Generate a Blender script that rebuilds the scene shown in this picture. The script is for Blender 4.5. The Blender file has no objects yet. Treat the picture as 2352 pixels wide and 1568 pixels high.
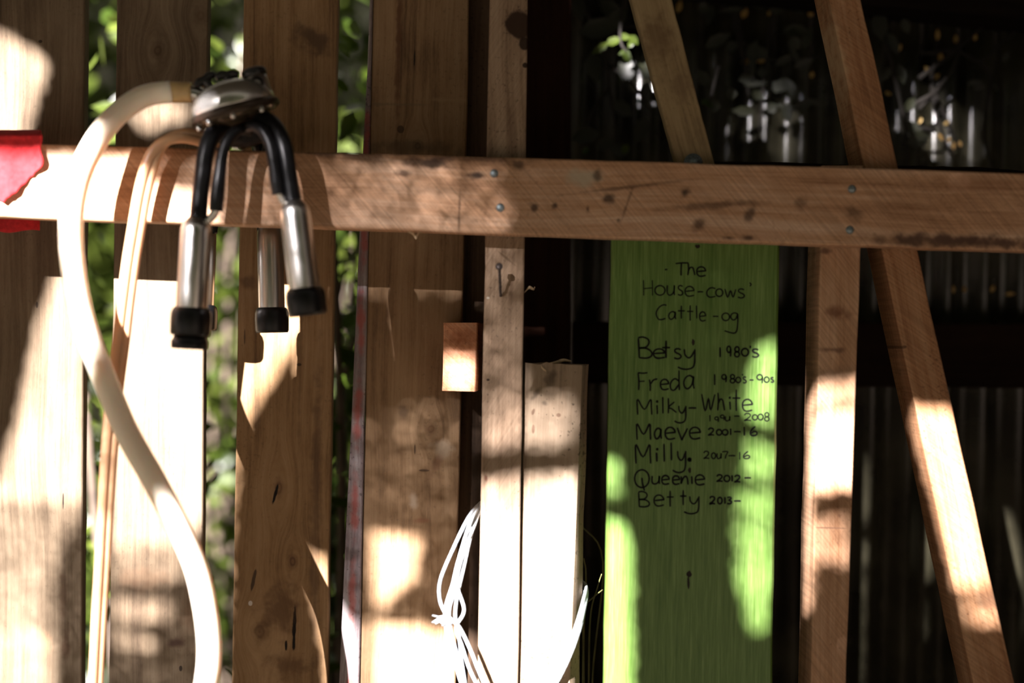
import bpy, math, random
from mathutils import Vector, Matrix, noise as mnoise

R = random.Random(7)
SC = bpy.context.scene
COL = SC.collection

# ------------------------------------------------------------------ camera
FPX = 50.0 / 36.0 * 2352            # focal length in pixels
DCAM = FPX / 1750.0                 # rail face is 1750 px per metre
ROLL = math.radians(1.25)
CAMP = Vector((0.0, -DCAM, 1.20))
RIGHT = Vector((math.cos(ROLL), 0, math.sin(ROLL)))
UP = Vector((-math.sin(ROLL), 0, math.cos(ROLL)))
cd = bpy.data.cameras.new('camera'); cam = bpy.data.objects.new('camera', cd); COL.objects.link(cam)
cd.lens = 50; cd.sensor_width = 36; cd.sensor_fit = 'HORIZONTAL'
cd.clip_start = 0.05
cd.dof.use_dof = True; cd.dof.focus_distance = DCAM + 0.125; cd.dof.aperture_fstop = 1.0
mw = Matrix((RIGHT, UP, Vector((0, -1, 0)))).transposed().to_4x4(); mw.translation = CAMP
cam.matrix_world = mw
SC.camera = cam

# ------------------------------------------------------------------ light
SA, SE = 0.50, 0.40                 # sideways and downward run of the sun per metre of depth
SUNDIR = Vector((SA, 1.0, -SE)).normalized()
sl = bpy.data.lights.new('sun', 'SUN'); so = bpy.data.objects.new('sun', sl); COL.objects.link(so)
sl.energy = 48.0; sl.angle = math.radians(0.55); sl.color = (1.0, 0.93, 0.95)
so.location = (-3, -6, 4); so.rotation_euler = SUNDIR.to_track_quat('-Z', 'Y').to_euler()

w = bpy.data.worlds.new('world'); SC.world = w; w.use_nodes = True
wn = w.node_tree; wn.nodes.clear()
wo = wn.nodes.new('ShaderNodeOutputWorld'); wb = wn.nodes.new('ShaderNodeBackground')
wt = wn.nodes.new('ShaderNodeTexCoord'); ws = wn.nodes.new('ShaderNodeSeparateXYZ'); wr = wn.nodes.new('ShaderNodeValToRGB')
wn.links.new(wt.outputs['Generated'], ws.inputs[0]); wn.links.new(ws.outputs['Z'], wr.inputs[0])
wr.color_ramp.elements[0].position = 0.12; wr.color_ramp.elements[0].color = (0.12, 0.10, 0.06, 1)   # dark low sky standing in for unseen trees, added to dim upper planks
wr.color_ramp.elements[1].position = 0.62; wr.color_ramp.elements[1].color = (1.0, 0.90, 0.76, 1)
wn.links.new(wr.outputs[0], wb.inputs['Color']); wb.inputs['Strength'].default_value = 0.43
wn.links.new(wb.outputs[0], wo.inputs[0])

SC.view_settings.view_transform = 'Standard'; SC.view_settings.look = 'None'
SC.view_settings.exposure = 0.0; SC.view_settings.gamma = 1.0
SC.view_settings.use_curve_mapping = False

# ------------------------------------------------------------------ helpers
def at(px, py, Y):
    d = RIGHT * ((px - 1176) / FPX) + UP * ((784 - py) / FPX) + Vector((0, 1, 0))
    return CAMP + d * (Y + DCAM)

def pxm(Y):                         # pixels per metre at a depth
    return FPX / (Y + DCAM)

def tag(o, label=None, cat=None, group=None, kind=None):
    if label: o['label'] = label
    if cat: o['category'] = cat
    if group: o['group'] = group
    if kind: o['kind'] = kind
    return o

def link(o, parent=None):
    COL.objects.link(o)
    if parent is not None: o.parent = parent
    return o

def root(name, loc, label, cat, group=None):
    o = bpy.data.objects.new(name, None); COL.objects.link(o)
    o.empty_display_size = 0.05
    o.location = loc; o.matrix_world = Matrix.Translation(loc)
    return tag(o, label, cat, group)

def wmat(o):                        # world matrix without waiting for the depsgraph
    return (wmat(o.parent) @ o.matrix_basis) if o.parent else o.matrix_basis.copy()

def mesh(name, verts, faces, mat, parent=None, smooth=True, origin=None, M=None):
    """verts in world space; stored in the object's local space"""
    me = bpy.data.meshes.new(name)
    o = bpy.data.objects.new(name, me)
    if parent is not None:
        inv = wmat(parent).inverted()
    else:
        if M is None:
            if origin is None:
                n = len(verts)
                origin = Vector((sum(v[0] for v in verts) / n, sum(v[1] for v in verts) / n, min(v[2] for v in verts)))
            M = Matrix.Translation(origin)
        inv = M.inverted()
    me.from_pydata([inv @ Vector(v) for v in verts], [], faces)
    if smooth:
        me.polygons.foreach_set('use_smooth', [True] * len(me.polygons))
    if mat: me.materials.append(mat)
    me.update()
    link(o, parent)
    if parent is None: o.matrix_basis = M
    return o

class MB:
    def __init__(s): s.v = []; s.f = []
    def add(s, v, f):
        b = len(s.v); s.v += [Vector(x) for x in v]; s.f += [[i + b for i in q] for q in f]
    def build(s, name, mat, parent=None, **k): return mesh(name, s.v, s.f, mat, parent, **k)

def catmull(pts, sub=6):
    P = [Vector(p) for p in pts]; out = []
    n = len(P)
    for i in range(n - 1):
        p0 = P[i - 1] if i else P[0] * 2 - P[1]; p1 = P[i]; p2 = P[i + 1]
        p3 = P[i + 2] if i + 2 < n else P[-1] * 2 - P[-2]
        for k in range(sub):
            t = k / sub
            out.append(0.5 * ((2 * p1) + (p2 - p0) * t + (2 * p0 - 5 * p1 + 4 * p2 - p3) * t * t + (3 * p1 - p0 - 3 * p2 + p3) * t ** 3))
    out.append(P[-1]); return out

def tube(mb, pts, rad, n=14, sub=6, cap=True, smooth_path=True):
    path = catmull(pts, sub) if smooth_path else [Vector(p) for p in pts]
    m = len(path)
    rr = (lambda t: rad) if not hasattr(rad, '__len__') else (lambda t: rad[min(len(rad) - 1, int(t * (len(rad) - 1)))] * (1 - (t * (len(rad) - 1)) % 1) + rad[min(len(rad) - 1, int(t * (len(rad) - 1)) + 1)] * ((t * (len(rad) - 1)) % 1))
    tan = [(path[min(i + 1, m - 1)] - path[max(i - 1, 0)]).normalized() for i in range(m)]
    nrm = tan[0].orthogonal().normalized()
    v = []; f = []
    for i in range(m):
        nrm = (nrm - tan[i] * nrm.dot(tan[i])).normalized(); b = tan[i].cross(nrm)
        r = rr(i / (m - 1))
        for k in range(n):
            a = 2 * math.pi * k / n
            v.append(path[i] + (nrm * math.cos(a) + b * math.sin(a)) * r)
    for i in range(m - 1):
        for k in range(n):
            f.append([i * n + k, i * n + (k + 1) % n, (i + 1) * n + (k + 1) % n, (i + 1) * n + k])
    if cap:
        f.append(list(range(n))[::-1]); f.append([(m - 1) * n + k for k in range(n)])
    mb.add(v, f)

def lathe(mb, prof, origin, axis, n=32):
    """prof: (radius, height) pairs along axis from origin"""
    axis = Vector(axis).normalized(); u = axis.orthogonal().normalized(); w_ = axis.cross(u)
    v = []; f = []
    for r, h in prof:
        r = max(r, 1e-5)
        for k in range(n):
            a = 2 * math.pi * k / n
            v.append(Vector(origin) + axis * h + (u * math.cos(a) + w_ * math.sin(a)) * r)
    for i in range(len(prof) - 1):
        for k in range(n):
            f.append([i * n + k, i * n + (k + 1) % n, (i + 1) * n + (k + 1) % n, (i + 1) * n + k])
    f.append(list(range(n))[::-1]); f.append([(len(prof) - 1) * n + k for k in range(n)])
    mb.add(v, f)

def autosharp(o, deg=35):
    o.data.polygons.foreach_set('use_smooth', [True] * len(o.data.polygons))
    try: o.data.set_sharp_from_angle(angle=math.radians(deg))
    except Exception: pass

# ------------------------------------------------------------------ materials
def newmat(name):
    m = bpy.data.materials.new(name); m.use_nodes = True
    nt = m.node_tree; nt.nodes.clear()
    out = nt.nodes.new('ShaderNodeOutputMaterial'); b = nt.nodes.new('ShaderNodeBsdfPrincipled')
    nt.links.new(b.outputs[0], out.inputs[0])
    return m, nt, b

def c4(c): return (c[0], c[1], c[2], 1)

def simple(name, col, rough=0.6, metal=0.0, var=0.0, scale=40, spec=0.5, trans=0.0, sss=0.0, bump=0.0, stretch=(1, 1, 1)):
    m, nt, b = newmat(name)
    b.inputs['Roughness'].default_value = rough; b.inputs['Metallic'].default_value = metal
    b.inputs['Specular IOR Level'].default_value = spec
    tc = nt.nodes.new('ShaderNodeTexCoord'); mp = nt.nodes.new('ShaderNodeMapping')
    mp.inputs['Scale'].default_value = stretch
    nt.links.new(tc.outputs['Object'], mp.inputs[0])
    n = nt.nodes.new('ShaderNodeTexNoise'); n.inputs['Scale'].default_value = scale; n.inputs['Detail'].default_value = 5
    nt.links.new(mp.outputs[0], n.inputs['Vector'])
    cr = nt.nodes.new('ShaderNodeValToRGB')
    cr.color_ramp.elements[0].position = 0.3; cr.color_ramp.elements[1].position = 0.7
    cr.color_ramp.elements[0].color = c4([x * (1 - var) for x in col]); cr.color_ramp.elements[1].color = c4([min(1, x * (1 + var)) for x in col])
    nt.links.new(n.outputs['Fac'], cr.inputs[0]); nt.links.new(cr.outputs[0], b.inputs['Base Color'])
    if trans: b.inputs['Transmission Weight'].default_value = trans
    if sss:
        b.inputs['Subsurface Weight'].default_value = sss; b.inputs['Subsurface Radius'].default_value = (0.02, 0.012, 0.007)
        b.inputs['Subsurface Scale'].default_value = 1.0
    if bump:
        bp = nt.nodes.new('ShaderNodeBump'); bp.inputs['Strength'].default_value = bump; bp.inputs['Distance'].default_value = 0.002
        nt.links.new(n.outputs['Fac'], bp.inputs['Height']); nt.links.new(bp.outputs[0], b.inputs['Normal'])
    return m

def wood(name, dark, mid, light, marks=(), seed=0.0, saw=0.0, saw_ang=0.6, rough=0.75, speck=0.0, grain=1.0, bump=0.35, spec=0.3, along=1.0):
    """grain runs along local Z; x is across, y is depth. marks = (kind, x, z, rx, rz, angle, colour, strength)"""
    m, nt, b = newmat(name)
    N = nt.nodes.new; L = nt.links.new
    b.inputs['Specular IOR Level'].default_value = spec
    tc = N('ShaderNodeTexCoord')
    off = N('ShaderNodeVectorMath'); off.operation = 'ADD'; off.inputs[1].default_value = (0, 0, 0); L(tc.outputs['Object'], off.inputs[0])
    base = off.outputs[0]
    # gentle warp so grain wanders
    wnz = N('ShaderNodeTexNoise'); wnz.inputs['Scale'].default_value = 5.0; wnz.inputs['Detail'].default_value = 1.0
    wm = N('ShaderNodeMapping'); wm.inputs['Location'].default_value = (seed, seed * 1.7, seed * .3); wm.inputs['Scale'].default_value = (1.2, 1.2, .55)
    L(base, wm.inputs[0]); L(wm.outputs[0], wnz.inputs['Vector'])
    wsub = N('ShaderNodeVectorMath'); wsub.operation = 'SUBTRACT'; wsub.inputs[1].default_value = (.5, .5, .5); L(wnz.outputs['Color'], wsub.inputs[0])
    wsc = N('ShaderNodeVectorMath'); wsc.operation = 'MULTIPLY'; wsc.inputs[1].default_value = (.035, .02, .0); L(wsub.outputs[0], wsc.inputs[0])
    wadd = N('ShaderNodeVectorMath'); wadd.operation = 'ADD'; L(base, wadd.inputs[0]); L(wsc.outputs[0], wadd.inputs[1])
    cur = wadd.outputs[0]
    # knots push the grain aside
    kn = []
    for (kind, x, z, rx, rz, ang, col, st) in marks:
        mp = N('ShaderNodeMapping'); mp.vector_type = 'TEXTURE'
        mp.inputs['Location'].default_value = (x, 0, z); mp.inputs['Rotation'].default_value = (0, ang, 0)
        mp.inputs['Scale'].default_value = (rx, 1000, rz); L(base, mp.inputs[0])
        kn.append(mp)
        if kind == 'knot':
            ln = N('ShaderNodeVectorMath'); ln.operation = 'LENGTH'; L(mp.outputs[0], ln.inputs[0])
            mr = N('ShaderNodeMapRange'); mr.interpolation_type = 'SMOOTHSTEP'
            mr.inputs['From Min'].default_value = 0.2; mr.inputs['From Max'].default_value = 4.5; mr.inputs['To Min'].default_value = 1.0; mr.inputs['To Max'].default_value = 0
            L(ln.outputs['Value'], mr.inputs['Value'])
            sx = N('ShaderNodeSeparateXYZ'); L(mp.outputs[0], sx.inputs[0])
            mu = N('ShaderNodeMath'); mu.operation = 'MULTIPLY'; L(mr.outputs[0], mu.inputs[0])
            tn = N('ShaderNodeMath'); tn.operation = 'TANH'; L(sx.outputs['X'], tn.inputs[0]); L(tn.outputs[0], mu.inputs[1])
            m2 = N('ShaderNodeMath'); m2.operation = 'MULTIPLY'; L(mu.outputs[0], m2.inputs[0]); m2.inputs[1].default_value = -rx * 1.6
            cx = N('ShaderNodeCombineXYZ'); L(m2.outputs[0], cx.inputs['X'])
            ad = N('ShaderNodeVectorMath'); ad.operation = 'ADD'; L(cur, ad.inputs[0]); L(cx.outputs[0], ad.inputs[1]); cur = ad.outputs[0]
    def nz(scale, det, sx, sz, o):
        mp = N('ShaderNodeMapping'); mp.inputs['Location'].default_value = (seed * 3.1 + o, seed, seed * 2.3 + o)
        mp.inputs['Scale'].default_value = (sx, sx, sz * along); L(cur, mp.inputs[0])
        t = N('ShaderNodeTexNoise'); t.inputs['Scale'].default_value = scale; t.inputs['Detail'].default_value = det; t.inputs['Roughness'].default_value = .6
        L(mp.outputs[0], t.inputs['Vector']); return t.outputs['Fac']
    fine = nz(1.0, 6, 260, 6.0, 0); streak = nz(1.0, 4, 48, 1.6, 5); blotch = nz(1.0, 4, 11, 5.0, 9)
    pores = nz(1.0, 2, 700, 120, 3)
    def mad(a, k, c):
        t = N('ShaderNodeMath'); t.operation = 'MULTIPLY_ADD'; L(a, t.inputs[0]); t.inputs[1].default_value = k
        if isinstance(c, float): t.inputs[2].default_value = c
        else: L(c, t.inputs[2])
        return t.outputs[0]
    fac = mad(fine, .34 * grain, mad(streak, .46 * grain, mad(blotch, .46, mad(pores, .12, -.5 * (  .8 * grain + .58) + .5))))
    cr = N('ShaderNodeValToRGB'); e = cr.color_ramp.elements
    e[0].position = .33; e[0].color = c4(dark); e[1].position = .67; e[1].color = c4(light)
    k = e.new(.48); k.color = c4(mid)
    L(fac, cr.inputs[0]); colr = cr.outputs[0]
    def mixc(f, ca, cb, mode='MIX'):
        t = N('ShaderNodeMix'); t.data_type = 'RGBA'; t.blend_type = mode
        if isinstance(f, float): t.inputs[0].default_value = f
        else: L(f, t.inputs[0])
        if isinstance(ca, tuple): t.inputs[6].default_value = ca
        else: L(ca, t.inputs[6])
        if isinstance(cb, tuple): t.inputs[7].default_value = cb
        else: L(cb, t.inputs[7])
        return t.outputs[2]
    hsrc = fac
    if saw:
        rot = N('ShaderNodeMapping'); rot.inputs['Rotation'].default_value = (0, saw_ang, 0); L(base, rot.inputs[0])
        sc = N('ShaderNodeMapping'); sc.inputs['Scale'].default_value = (9, 9, 420); L(rot.outputs[0], sc.inputs[0])
        t = N('ShaderNodeTexNoise'); t.inputs['Scale'].default_value = 1; t.inputs['Detail'].default_value = 3; L(sc.outputs[0], t.inputs['Vector'])
        mr = N('ShaderNodeMapRange'); mr.inputs['From Min'].default_value = .35; mr.inputs['From Max'].default_value = .65; mr.inputs['To Min'].default_value = 1 - saw; mr.inputs['To Max'].default_value = 1 + saw * .5
        L(t.outputs['Fac'], mr.inputs['Value'])
        hs = N('ShaderNodeVectorMath'); hs.operation = 'SCALE'; L(colr, hs.inputs[0]); L(mr.outputs[0], hs.inputs['Scale']); colr = hs.outputs[0]
        hsrc = mad(t.outputs['Fac'], .3, fac)
    if speck:
        t = N('ShaderNodeTexNoise'); t.inputs['Scale'].default_value = 190; t.inputs['Detail'].default_value = 3; L(base, t.inputs['Vector'])
        t2 = N('ShaderNodeTexNoise'); t2.inputs['Scale'].default_value = 9; t2.inputs['Detail'].default_value = 3; L(wm.outputs[0], t2.inputs['Vector'])
        mu = mad(t2.outputs['Fac'], .35, t.outputs['Fac'])
        mr = N('ShaderNodeMapRange'); mr.inputs['From Min'].default_value = .80; mr.inputs['From Max'].default_value = .88; L(mu, mr.inputs['Value'])
        ms = N('ShaderNodeMath'); ms.operation = 'MULTIPLY'; ms.inputs[1].default_value = speck; L(mr.outputs[0], ms.inputs[0])
        colr = mixc(ms.outputs[0], colr, c4([x * .25 for x in dark]))
    # marks
    dn = N('ShaderNodeTexNoise'); dn.inputs['Scale'].default_value = 55; dn.inputs['Detail'].default_value = 6; L(base, dn.inputs['Vector'])
    for (kind, x, z, rx, rz, ang, col, st), mp in zip(marks, kn):
        ln = N('ShaderNodeVectorMath'); ln.operation = 'LENGTH'; L(mp.outputs[0], ln.inputs[0])
        wob = mad(dn.outputs['Fac'], {'knot': .5, 'stain_or_shade': 2.4, 'crack': 1.7, 'spot': .7}[kind], ln.outputs['Value'])
        w0 = {'knot': .25, 'stain_or_shade': 1.2, 'crack': .8, 'spot': .35}[kind]
        mr = N('ShaderNodeMapRange'); mr.interpolation_type = 'SMOOTHSTEP'
        mr.inputs['From Min'].default_value = {'knot': .3, 'stain_or_shade': .2, 'crack': .75, 'spot': .75}[kind] + w0; mr.inputs['From Max'].default_value = (1.35 if kind == 'stain_or_shade' else 1.05) + w0
        mr.inputs['To Min'].default_value = st; mr.inputs['To Max'].default_value = 0
        L(wob, mr.inputs['Value'])
        if kind == 'knot':
            sn = N('ShaderNodeMath'); sn.operation = 'SINE'; L(mad(wob, 13.0, 0.0), sn.inputs[0])
            mm = N('ShaderNodeMath'); mm.operation = 'MULTIPLY'; L(mr.outputs[0], mm.inputs[0]); L(mad(sn.outputs[0], .22, .78), mm.inputs[1])
            colr = mixc(mm.outputs[0], colr, c4(col))
        else:
            colr = mixc(mr.outputs[0], colr, c4(col))
    L(colr, b.inputs['Base Color'])
    b.inputs['Roughness'].default_value = rough
    bp = N('ShaderNodeBump'); bp.inputs['Strength'].default_value = bump; bp.inputs['Distance'].default_value = .0015
    L(hsrc, bp.inputs['Height']); L(bp.outputs[0], b.inputs['Normal'])
    return m

# ------------------------------------------------------------------ boards
def board(name, quad, Y, th, matf, top=None, bot=None, horiz=False, cham=(.0015, .0015), seg=24, wob=.0007, seed=1, marks=(), back_shift=(0, 0), raw=False):
    """quad = photo pixels TL, TR, BR, BL of the face that looks at the camera, at depth Y.
    top/bot: heights (or x for horiz) the board runs on to. marks in photo pixels:
    (kind, px, py, rx_px, ry_px, angle, colour, strength)"""
    TL, TR, BR, BL = [at(x, y, Y) for x, y in quad]
    if horiz:   # long axis is world x: 'left' edge of the local frame is the TOP line, bottom end is the left end
        l0, l1, r0, r1 = TL, TR, BL, BR
    else:
        l0, l1, r0, r1 = BL, TL, BR, TR
    k = 0 if horiz else 2
    def ext(a, b_, val):
        t = (val - a[k]) / (b_[k] - a[k]); return a + (b_ - a) * t
    L0, L1, R0, R1 = l0, l1, r0, r1
    if bot is not None: L0, R0 = ext(l0, l1, bot), ext(r0, r1, bot)
    if top is not None: L1, R1 = ext(l0, l1, top), ext(r0, r1, top)
    o = (L0 + R0) / 2; zax = ((L1 + R1) / 2 - o); length = zax.length; zax.normalize()
    yax = Vector((0, 1, 0)); xax = yax.cross(zax).normalized()
    M = Matrix((xax, yax, zax)).transposed().to_4x4(); M.translation = o
    inv = M.inverted()
    lL0, lL1, lR0, lR1 = inv @ L0, inv @ L1, inv @ R0, inv @ R1
    if lL0.x > lR0.x: lL0, lL1, lR0, lR1 = lR0, lR1, lL0, lL1
    lm = []
    for (kind, px, py, rx, ry, ang, col, st) in marks:
        p = inv @ at(px, py, Y); s = 1 / pxm(Y)
        if horiz: rx, ry = ry, rx
        lm.append((kind, p.x, p.z, rx * s, ry * s, ang, col, st))
    mat = matf(lm) if callable(matf) else matf
    cl, cr_ = cham
    v = []; f = []
    rr = random.Random(seed)
    n = 8
    for i in range(seg + 1):
        t = i / seg
        xl = lL0.x + (lL1.x - lL0.x) * t; xr = lR0.x + (lR1.x - lR0.x) * t
        zl = lL0.z + (lL1.z - lL0.z) * t; zr = lR0.z + (lR1.z - lR0.z) * t
        ql = mnoise.noise(Vector((t * length * 9, seed * 3.3, 0))) * wob * 2 + rr.uniform(-1, 1) * wob * .5
        qr = mnoise.noise(Vector((t * length * 9, seed * 5.1, 9))) * wob * 2 + rr.uniform(-1, 1) * wob * .5
        xl += ql; xr += qr
        b0, b1 = back_shift
        ring = [(xl + cl, 0, zl), (xr - cr_, 0, zr), (xr, min(cr_, th * .45), zr), (xr + b1, th - min(.0015, th * .2), zr), (xr + b1 - .0015, th, zr), (xl + b0 + .0015, th, zl), (xl + b0, th - min(.0015, th * .2), zl), (xl, min(cl, th * .45), zl)]
        v += ring
    for i in range(seg):
        for j in range(n):
            f.append([i * n + j, i * n + (j + 1) % n, (i + 1) * n + (j + 1) % n, (i + 1) * n + j])
    f.append(list(range(n))[::-1]); f.append([seg * n + j for j in range(n)])
    me = bpy.data.meshes.new(name); me.from_pydata(v, [], f); me.materials.append(mat); me.update()
    ob = bpy.data.objects.new(name, me); COL.objects.link(ob); ob.matrix_basis = M
    autosharp(ob, 25)
    return ob

DK = (.018, .010, .006); BLK = (.006, .004, .003)
TAR = (.045, .024, .012)

# ------------------------------------------------------------------ setting
m_earth = simple('dry_earth', (.15, .11, .07), .95, var=.35, scale=3.5, bump=.4)
def boxmesh(mb, x0, x1, y0, y1, z0, z1):
    mb.add([(x0, y0, z0), (x1, y0, z0), (x1, y1, z0), (x0, y1, z0), (x0, y0, z1), (x1, y0, z1), (x1, y1, z1), (x0, y1, z1)],
           [[3, 2, 1, 0], [4, 5, 6, 7], [0, 1, 5, 4], [1, 2, 6, 5], [2, 3, 7, 6], [3, 0, 4, 7]])
nt_ = m_earth.node_tree; N_ = nt_.nodes.new; L_n = nt_.links.new              # grass takes over beyond the fence
tc_ = N_('ShaderNodeTexCoord'); sx_ = N_('ShaderNodeSeparateXYZ'); L_n(tc_.outputs['Object'], sx_.inputs[0])
mr_ = N_('ShaderNodeMapRange'); mr_.inputs['From Min'].default_value = 10.4; mr_.inputs['From Max'].default_value = 11.0; L_n(sx_.outputs['Y'], mr_.inputs['Value'])
mx_ = N_('ShaderNodeMix'); mx_.data_type = 'RGBA'; bs_ = [q for q in nt_.nodes if q.type == 'BSDF_PRINCIPLED'][0]; cr_ = [q for q in nt_.nodes if q.type == 'VALTORGB'][0]
L_n(mr_.outputs[0], mx_.inputs[0]); L_n(cr_.outputs[0], mx_.inputs[6]); mx_.inputs[7].default_value = (.05, .075, .015, 1); L_n(mx_.outputs[2], bs_.inputs['Base Color'])
mb = MB(); boxmesh(mb, -9, 9, -10, 9, -.1, 0)
tag(mb.build('floor', m_earth, smooth=False, origin=Vector((0, -10, -.1))), kind='structure')
# shed roof: rough boards over the rail, open towards the sun
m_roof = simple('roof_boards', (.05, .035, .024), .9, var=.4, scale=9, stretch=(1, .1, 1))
mb = MB(); boxmesh(mb, -3.2, 3.2, -1.4, 1.25, 3.0, 3.06)
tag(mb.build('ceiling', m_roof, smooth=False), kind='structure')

m_side = simple('added_side_boards', (.045, .032, .022), .9, var=.4, scale=9, stretch=(1, 1, .1))
mb = MB(); boxmesh(mb, 1.75, 1.79, -1.9, .50, 0, 3.0)  # unseen side wall, added to darken the right side
tag(mb.build('added_wall_right', m_side, smooth=False), kind='structure')
# corrugated back wall of the shed on the right
def corr_mat():
    m, nt, b = newmat('old_corrugated_sheet')
    N = nt.nodes.new; L = nt.links.new
    tc = N('ShaderNodeTexCoord'); n = N('ShaderNodeTexNoise'); n.inputs['Scale'].default_value = 7; n.inputs['Detail'].default_value = 6
    L(tc.outputs['Object'], n.inputs['Vector'])
    cr = N('ShaderNodeValToRGB'); e = cr.color_ramp.elements
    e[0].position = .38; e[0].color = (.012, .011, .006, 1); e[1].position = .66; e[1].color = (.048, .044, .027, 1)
    L(n.outputs['Fac'], cr.inputs[0]); L(cr.outputs[0], b.inputs['Base Color'])
    b.inputs['Metallic'].default_value = .1; b.inputs['Roughness'].default_value = .27
    b.inputs['Specular IOR Level'].default_value = .55
    return m
YC = .52; v = []; f = []; nx = 420
for i in range(nx + 1):
    x = -.02 + 2.3 * i / nx
    yy = YC + .009 * math.sin(2 * math.pi * x / .062)
    v += [(x, yy, 0.0), (x, yy, 3.0), (x, yy + .0015, 3.0), (x, yy + .0015, 0.0)]
for i in range(nx):
    a, c = i * 4, i * 4 + 4
    f += [[a, c, c + 1, a + 1], [a + 1, c + 1, c + 2, a + 2], [a + 2, c + 2, c + 3, a + 3], [a + 3, c + 3, c, a]]
f += [[0, 1, 2, 3], [nx * 4 + 3, nx * 4 + 2, nx * 4 + 1, nx * 4]]
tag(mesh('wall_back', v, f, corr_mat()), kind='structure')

# ------------------------------------------------------------------ timber
BR_ = (.055, .026, .012)
def rail_mat(mk):
    return wood('sawn_red_wood', (.25, .12, .055), (.455, .26, .145), (.60, .41, .28), mk, seed=2.2, saw=.22, saw_ang=.75, rough=.7, speck=.25)
rail = board('timber_rail', [(0, 328), (2352, 397), (2352, 577), (0, 498)], 0, .040, rail_mat, top=1.05, bot=-1.1, horiz=True, cham=(.002, .002), seg=60, wob=.0006, seed=4, marks=[
    ('stain_or_shade', 985, 375, 62, 13, 0, DK, .85), ('stain_or_shade', 1090, 402, 30, 10, 0, DK, .9), ('stain_or_shade', 930, 398, 22, 8, 0, BR_, .8),
    ('stain_or_shade', 1190, 378, 20, 14, 0, DK, .7), ('stain_or_shade', 850, 360, 90, 14, 0, BR_, .7), ('stain_or_shade', 740, 348, 80, 10, 0, BR_, .7),
    ('stain_or_shade', 1100, 365, 120, 10, 0, BR_, .7), ('stain_or_shade', 1340, 408, 38, 24, 0, (.42, .36, .26), .8), ('stain_or_shade', 1372, 402, 9, 15, 0, DK, .7),
    ('stain_or_shade', 1572, 442, 13, 17, .3, DK, .9), ('stain_or_shade', 1720, 495, 12, 18, .3, DK, .7), ('stain_or_shade', 1228, 478, 9, 11, 0, DK, .8),
    ('stain_or_shade', 1275, 472, 7, 7, 0, DK, .8), ('stain_or_shade', 1394, 456, 16, 12, 0, DK, .8), ('stain_or_shade', 1610, 515, 22, 14, 0, BR_, .8),
    ('stain_or_shade', 1672, 546, 16, 6, 0, DK, .8), ('stain_or_shade', 1720, 545, 16, 7, 0, DK, .8), ('stain_or_shade', 1440, 430, 160, 5, -.15, BR_, .6),
    ('stain_or_shade', 1660, 470, 130, 9, -.1, BR_, .6), ('stain_or_shade', 1840, 470, 16, 22, 0, BR_, .5), ('stain_or_shade', 1957, 490, 24, 18, .4, BR_, .6),
    ('stain_or_shade', 2165, 551, 175, 17, -.01, (.075, .038, .022), .95), ('stain_or_shade', 2300, 558, 120, 13, 0, (.08, .04, .024), .9),
    ('stain_or_shade', 1055, 480, 3, 42, 0, BR_, .7), ('stain_or_shade', 1440, 470, 4, 40, .3, BR_, .6), ('stain_or_shade', 1350, 480, 5, 8, 0, DK, .7), ('stain_or_shade', 1420, 505, 5, 5, 0, DK, .7),
    ('stain_or_shade', 1130, 455, 60, 20, 0, (.33, .17, .08), .6), ('stain_or_shade', 2250, 420, 110, 22, 0, (.22, .10, .045), .5), ('stain_or_shade', 2180, 470, 40, 20, 0, (.25, .12, .05), .4)])
tag(rail, 'reddish brown sawn timber rail running across the whole picture in front of the fence', 'rail')
m_galv = simple('galvanised_nail', (.20, .24, .25), .45, metal=.7, var=.3, scale=400)
for px, py in [(1135, 398), (1149, 477), (1957, 434), (1952, 528)]:
    mb = MB(); lathe(mb, [(.0058, -.0012), (.0056, .0), (.004, .0016), (.0, .002)], at(px, py, 0), (0, -1, 0), 16)
    mb.build('nail', m_galv, rail)

GR1 = (.075, .050, .029); GR2 = (.150, .108, .066); GR3 = (.235, .178, .115)
def pk(name, seed, d=GR1, m_=GR2, l=GR3, **k):
    return lambda mk: wood(name, d, m_, l, mk, seed=seed, speck=.22, rough=.82, **k)
KB = (.075, .040, .020)
ZT, ZB = 1.73, 0.0
p = board('fence_plank', [(-75, 0), (195, 0), (187, 1568), (-85, 1568)], .18, .022, pk('grey_pine', 1.3), top=ZT, bot=ZB, seed=11, marks=[
    ('crack', 145, 1150, 2, 20, 0, DK, 1), ('stain_or_shade', 145, 1370, 10, 60, 0, KB, .6), ('stain_or_shade', 150, 1490, 10, 40, 0, KB, .8), ('stain_or_shade', 100, 1480, 22, 30, 0, (.3, .17, .09), .5), ('spot', 93, 95, 5, 4, 0, DK, .8), ('spot', 85, 700, 3, 8, 0, DK, .8)])
tag(p, 'wide weathered fence plank at the far left beside the red cloth', 'plank', 'upright planks of the fence')
p = board('fence_plank', [(268, 0), (477, 0), (461, 1568), (251, 1568)], .18, .022, pk('grey_brown_pine', 7.7), top=ZT, bot=ZB, seed=12, marks=[
    ('knot', 363, 115, 20, 24, 0, (.075, .045, .022), .85), ('knot', 462, 35, 22, 26, 0, (.09, .055, .028), .6),
    ('stain_or_shade', 408, 1476, 20, 13, 0, (.06, .03, .02), .9), ('stain_or_shade', 440, 1400, 25, 70, .2, (.15, .085, .045), .5), ('spot', 415, 1535, 4, 7, 0, DK, .9), ('stain_or_shade', 330, 1330, 60, 30, 0, (.17, .10, .055), .5)])
tag(p, 'fence plank with a round knot near its top, behind the curved white hose', 'plank', 'upright planks of the fence')
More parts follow.
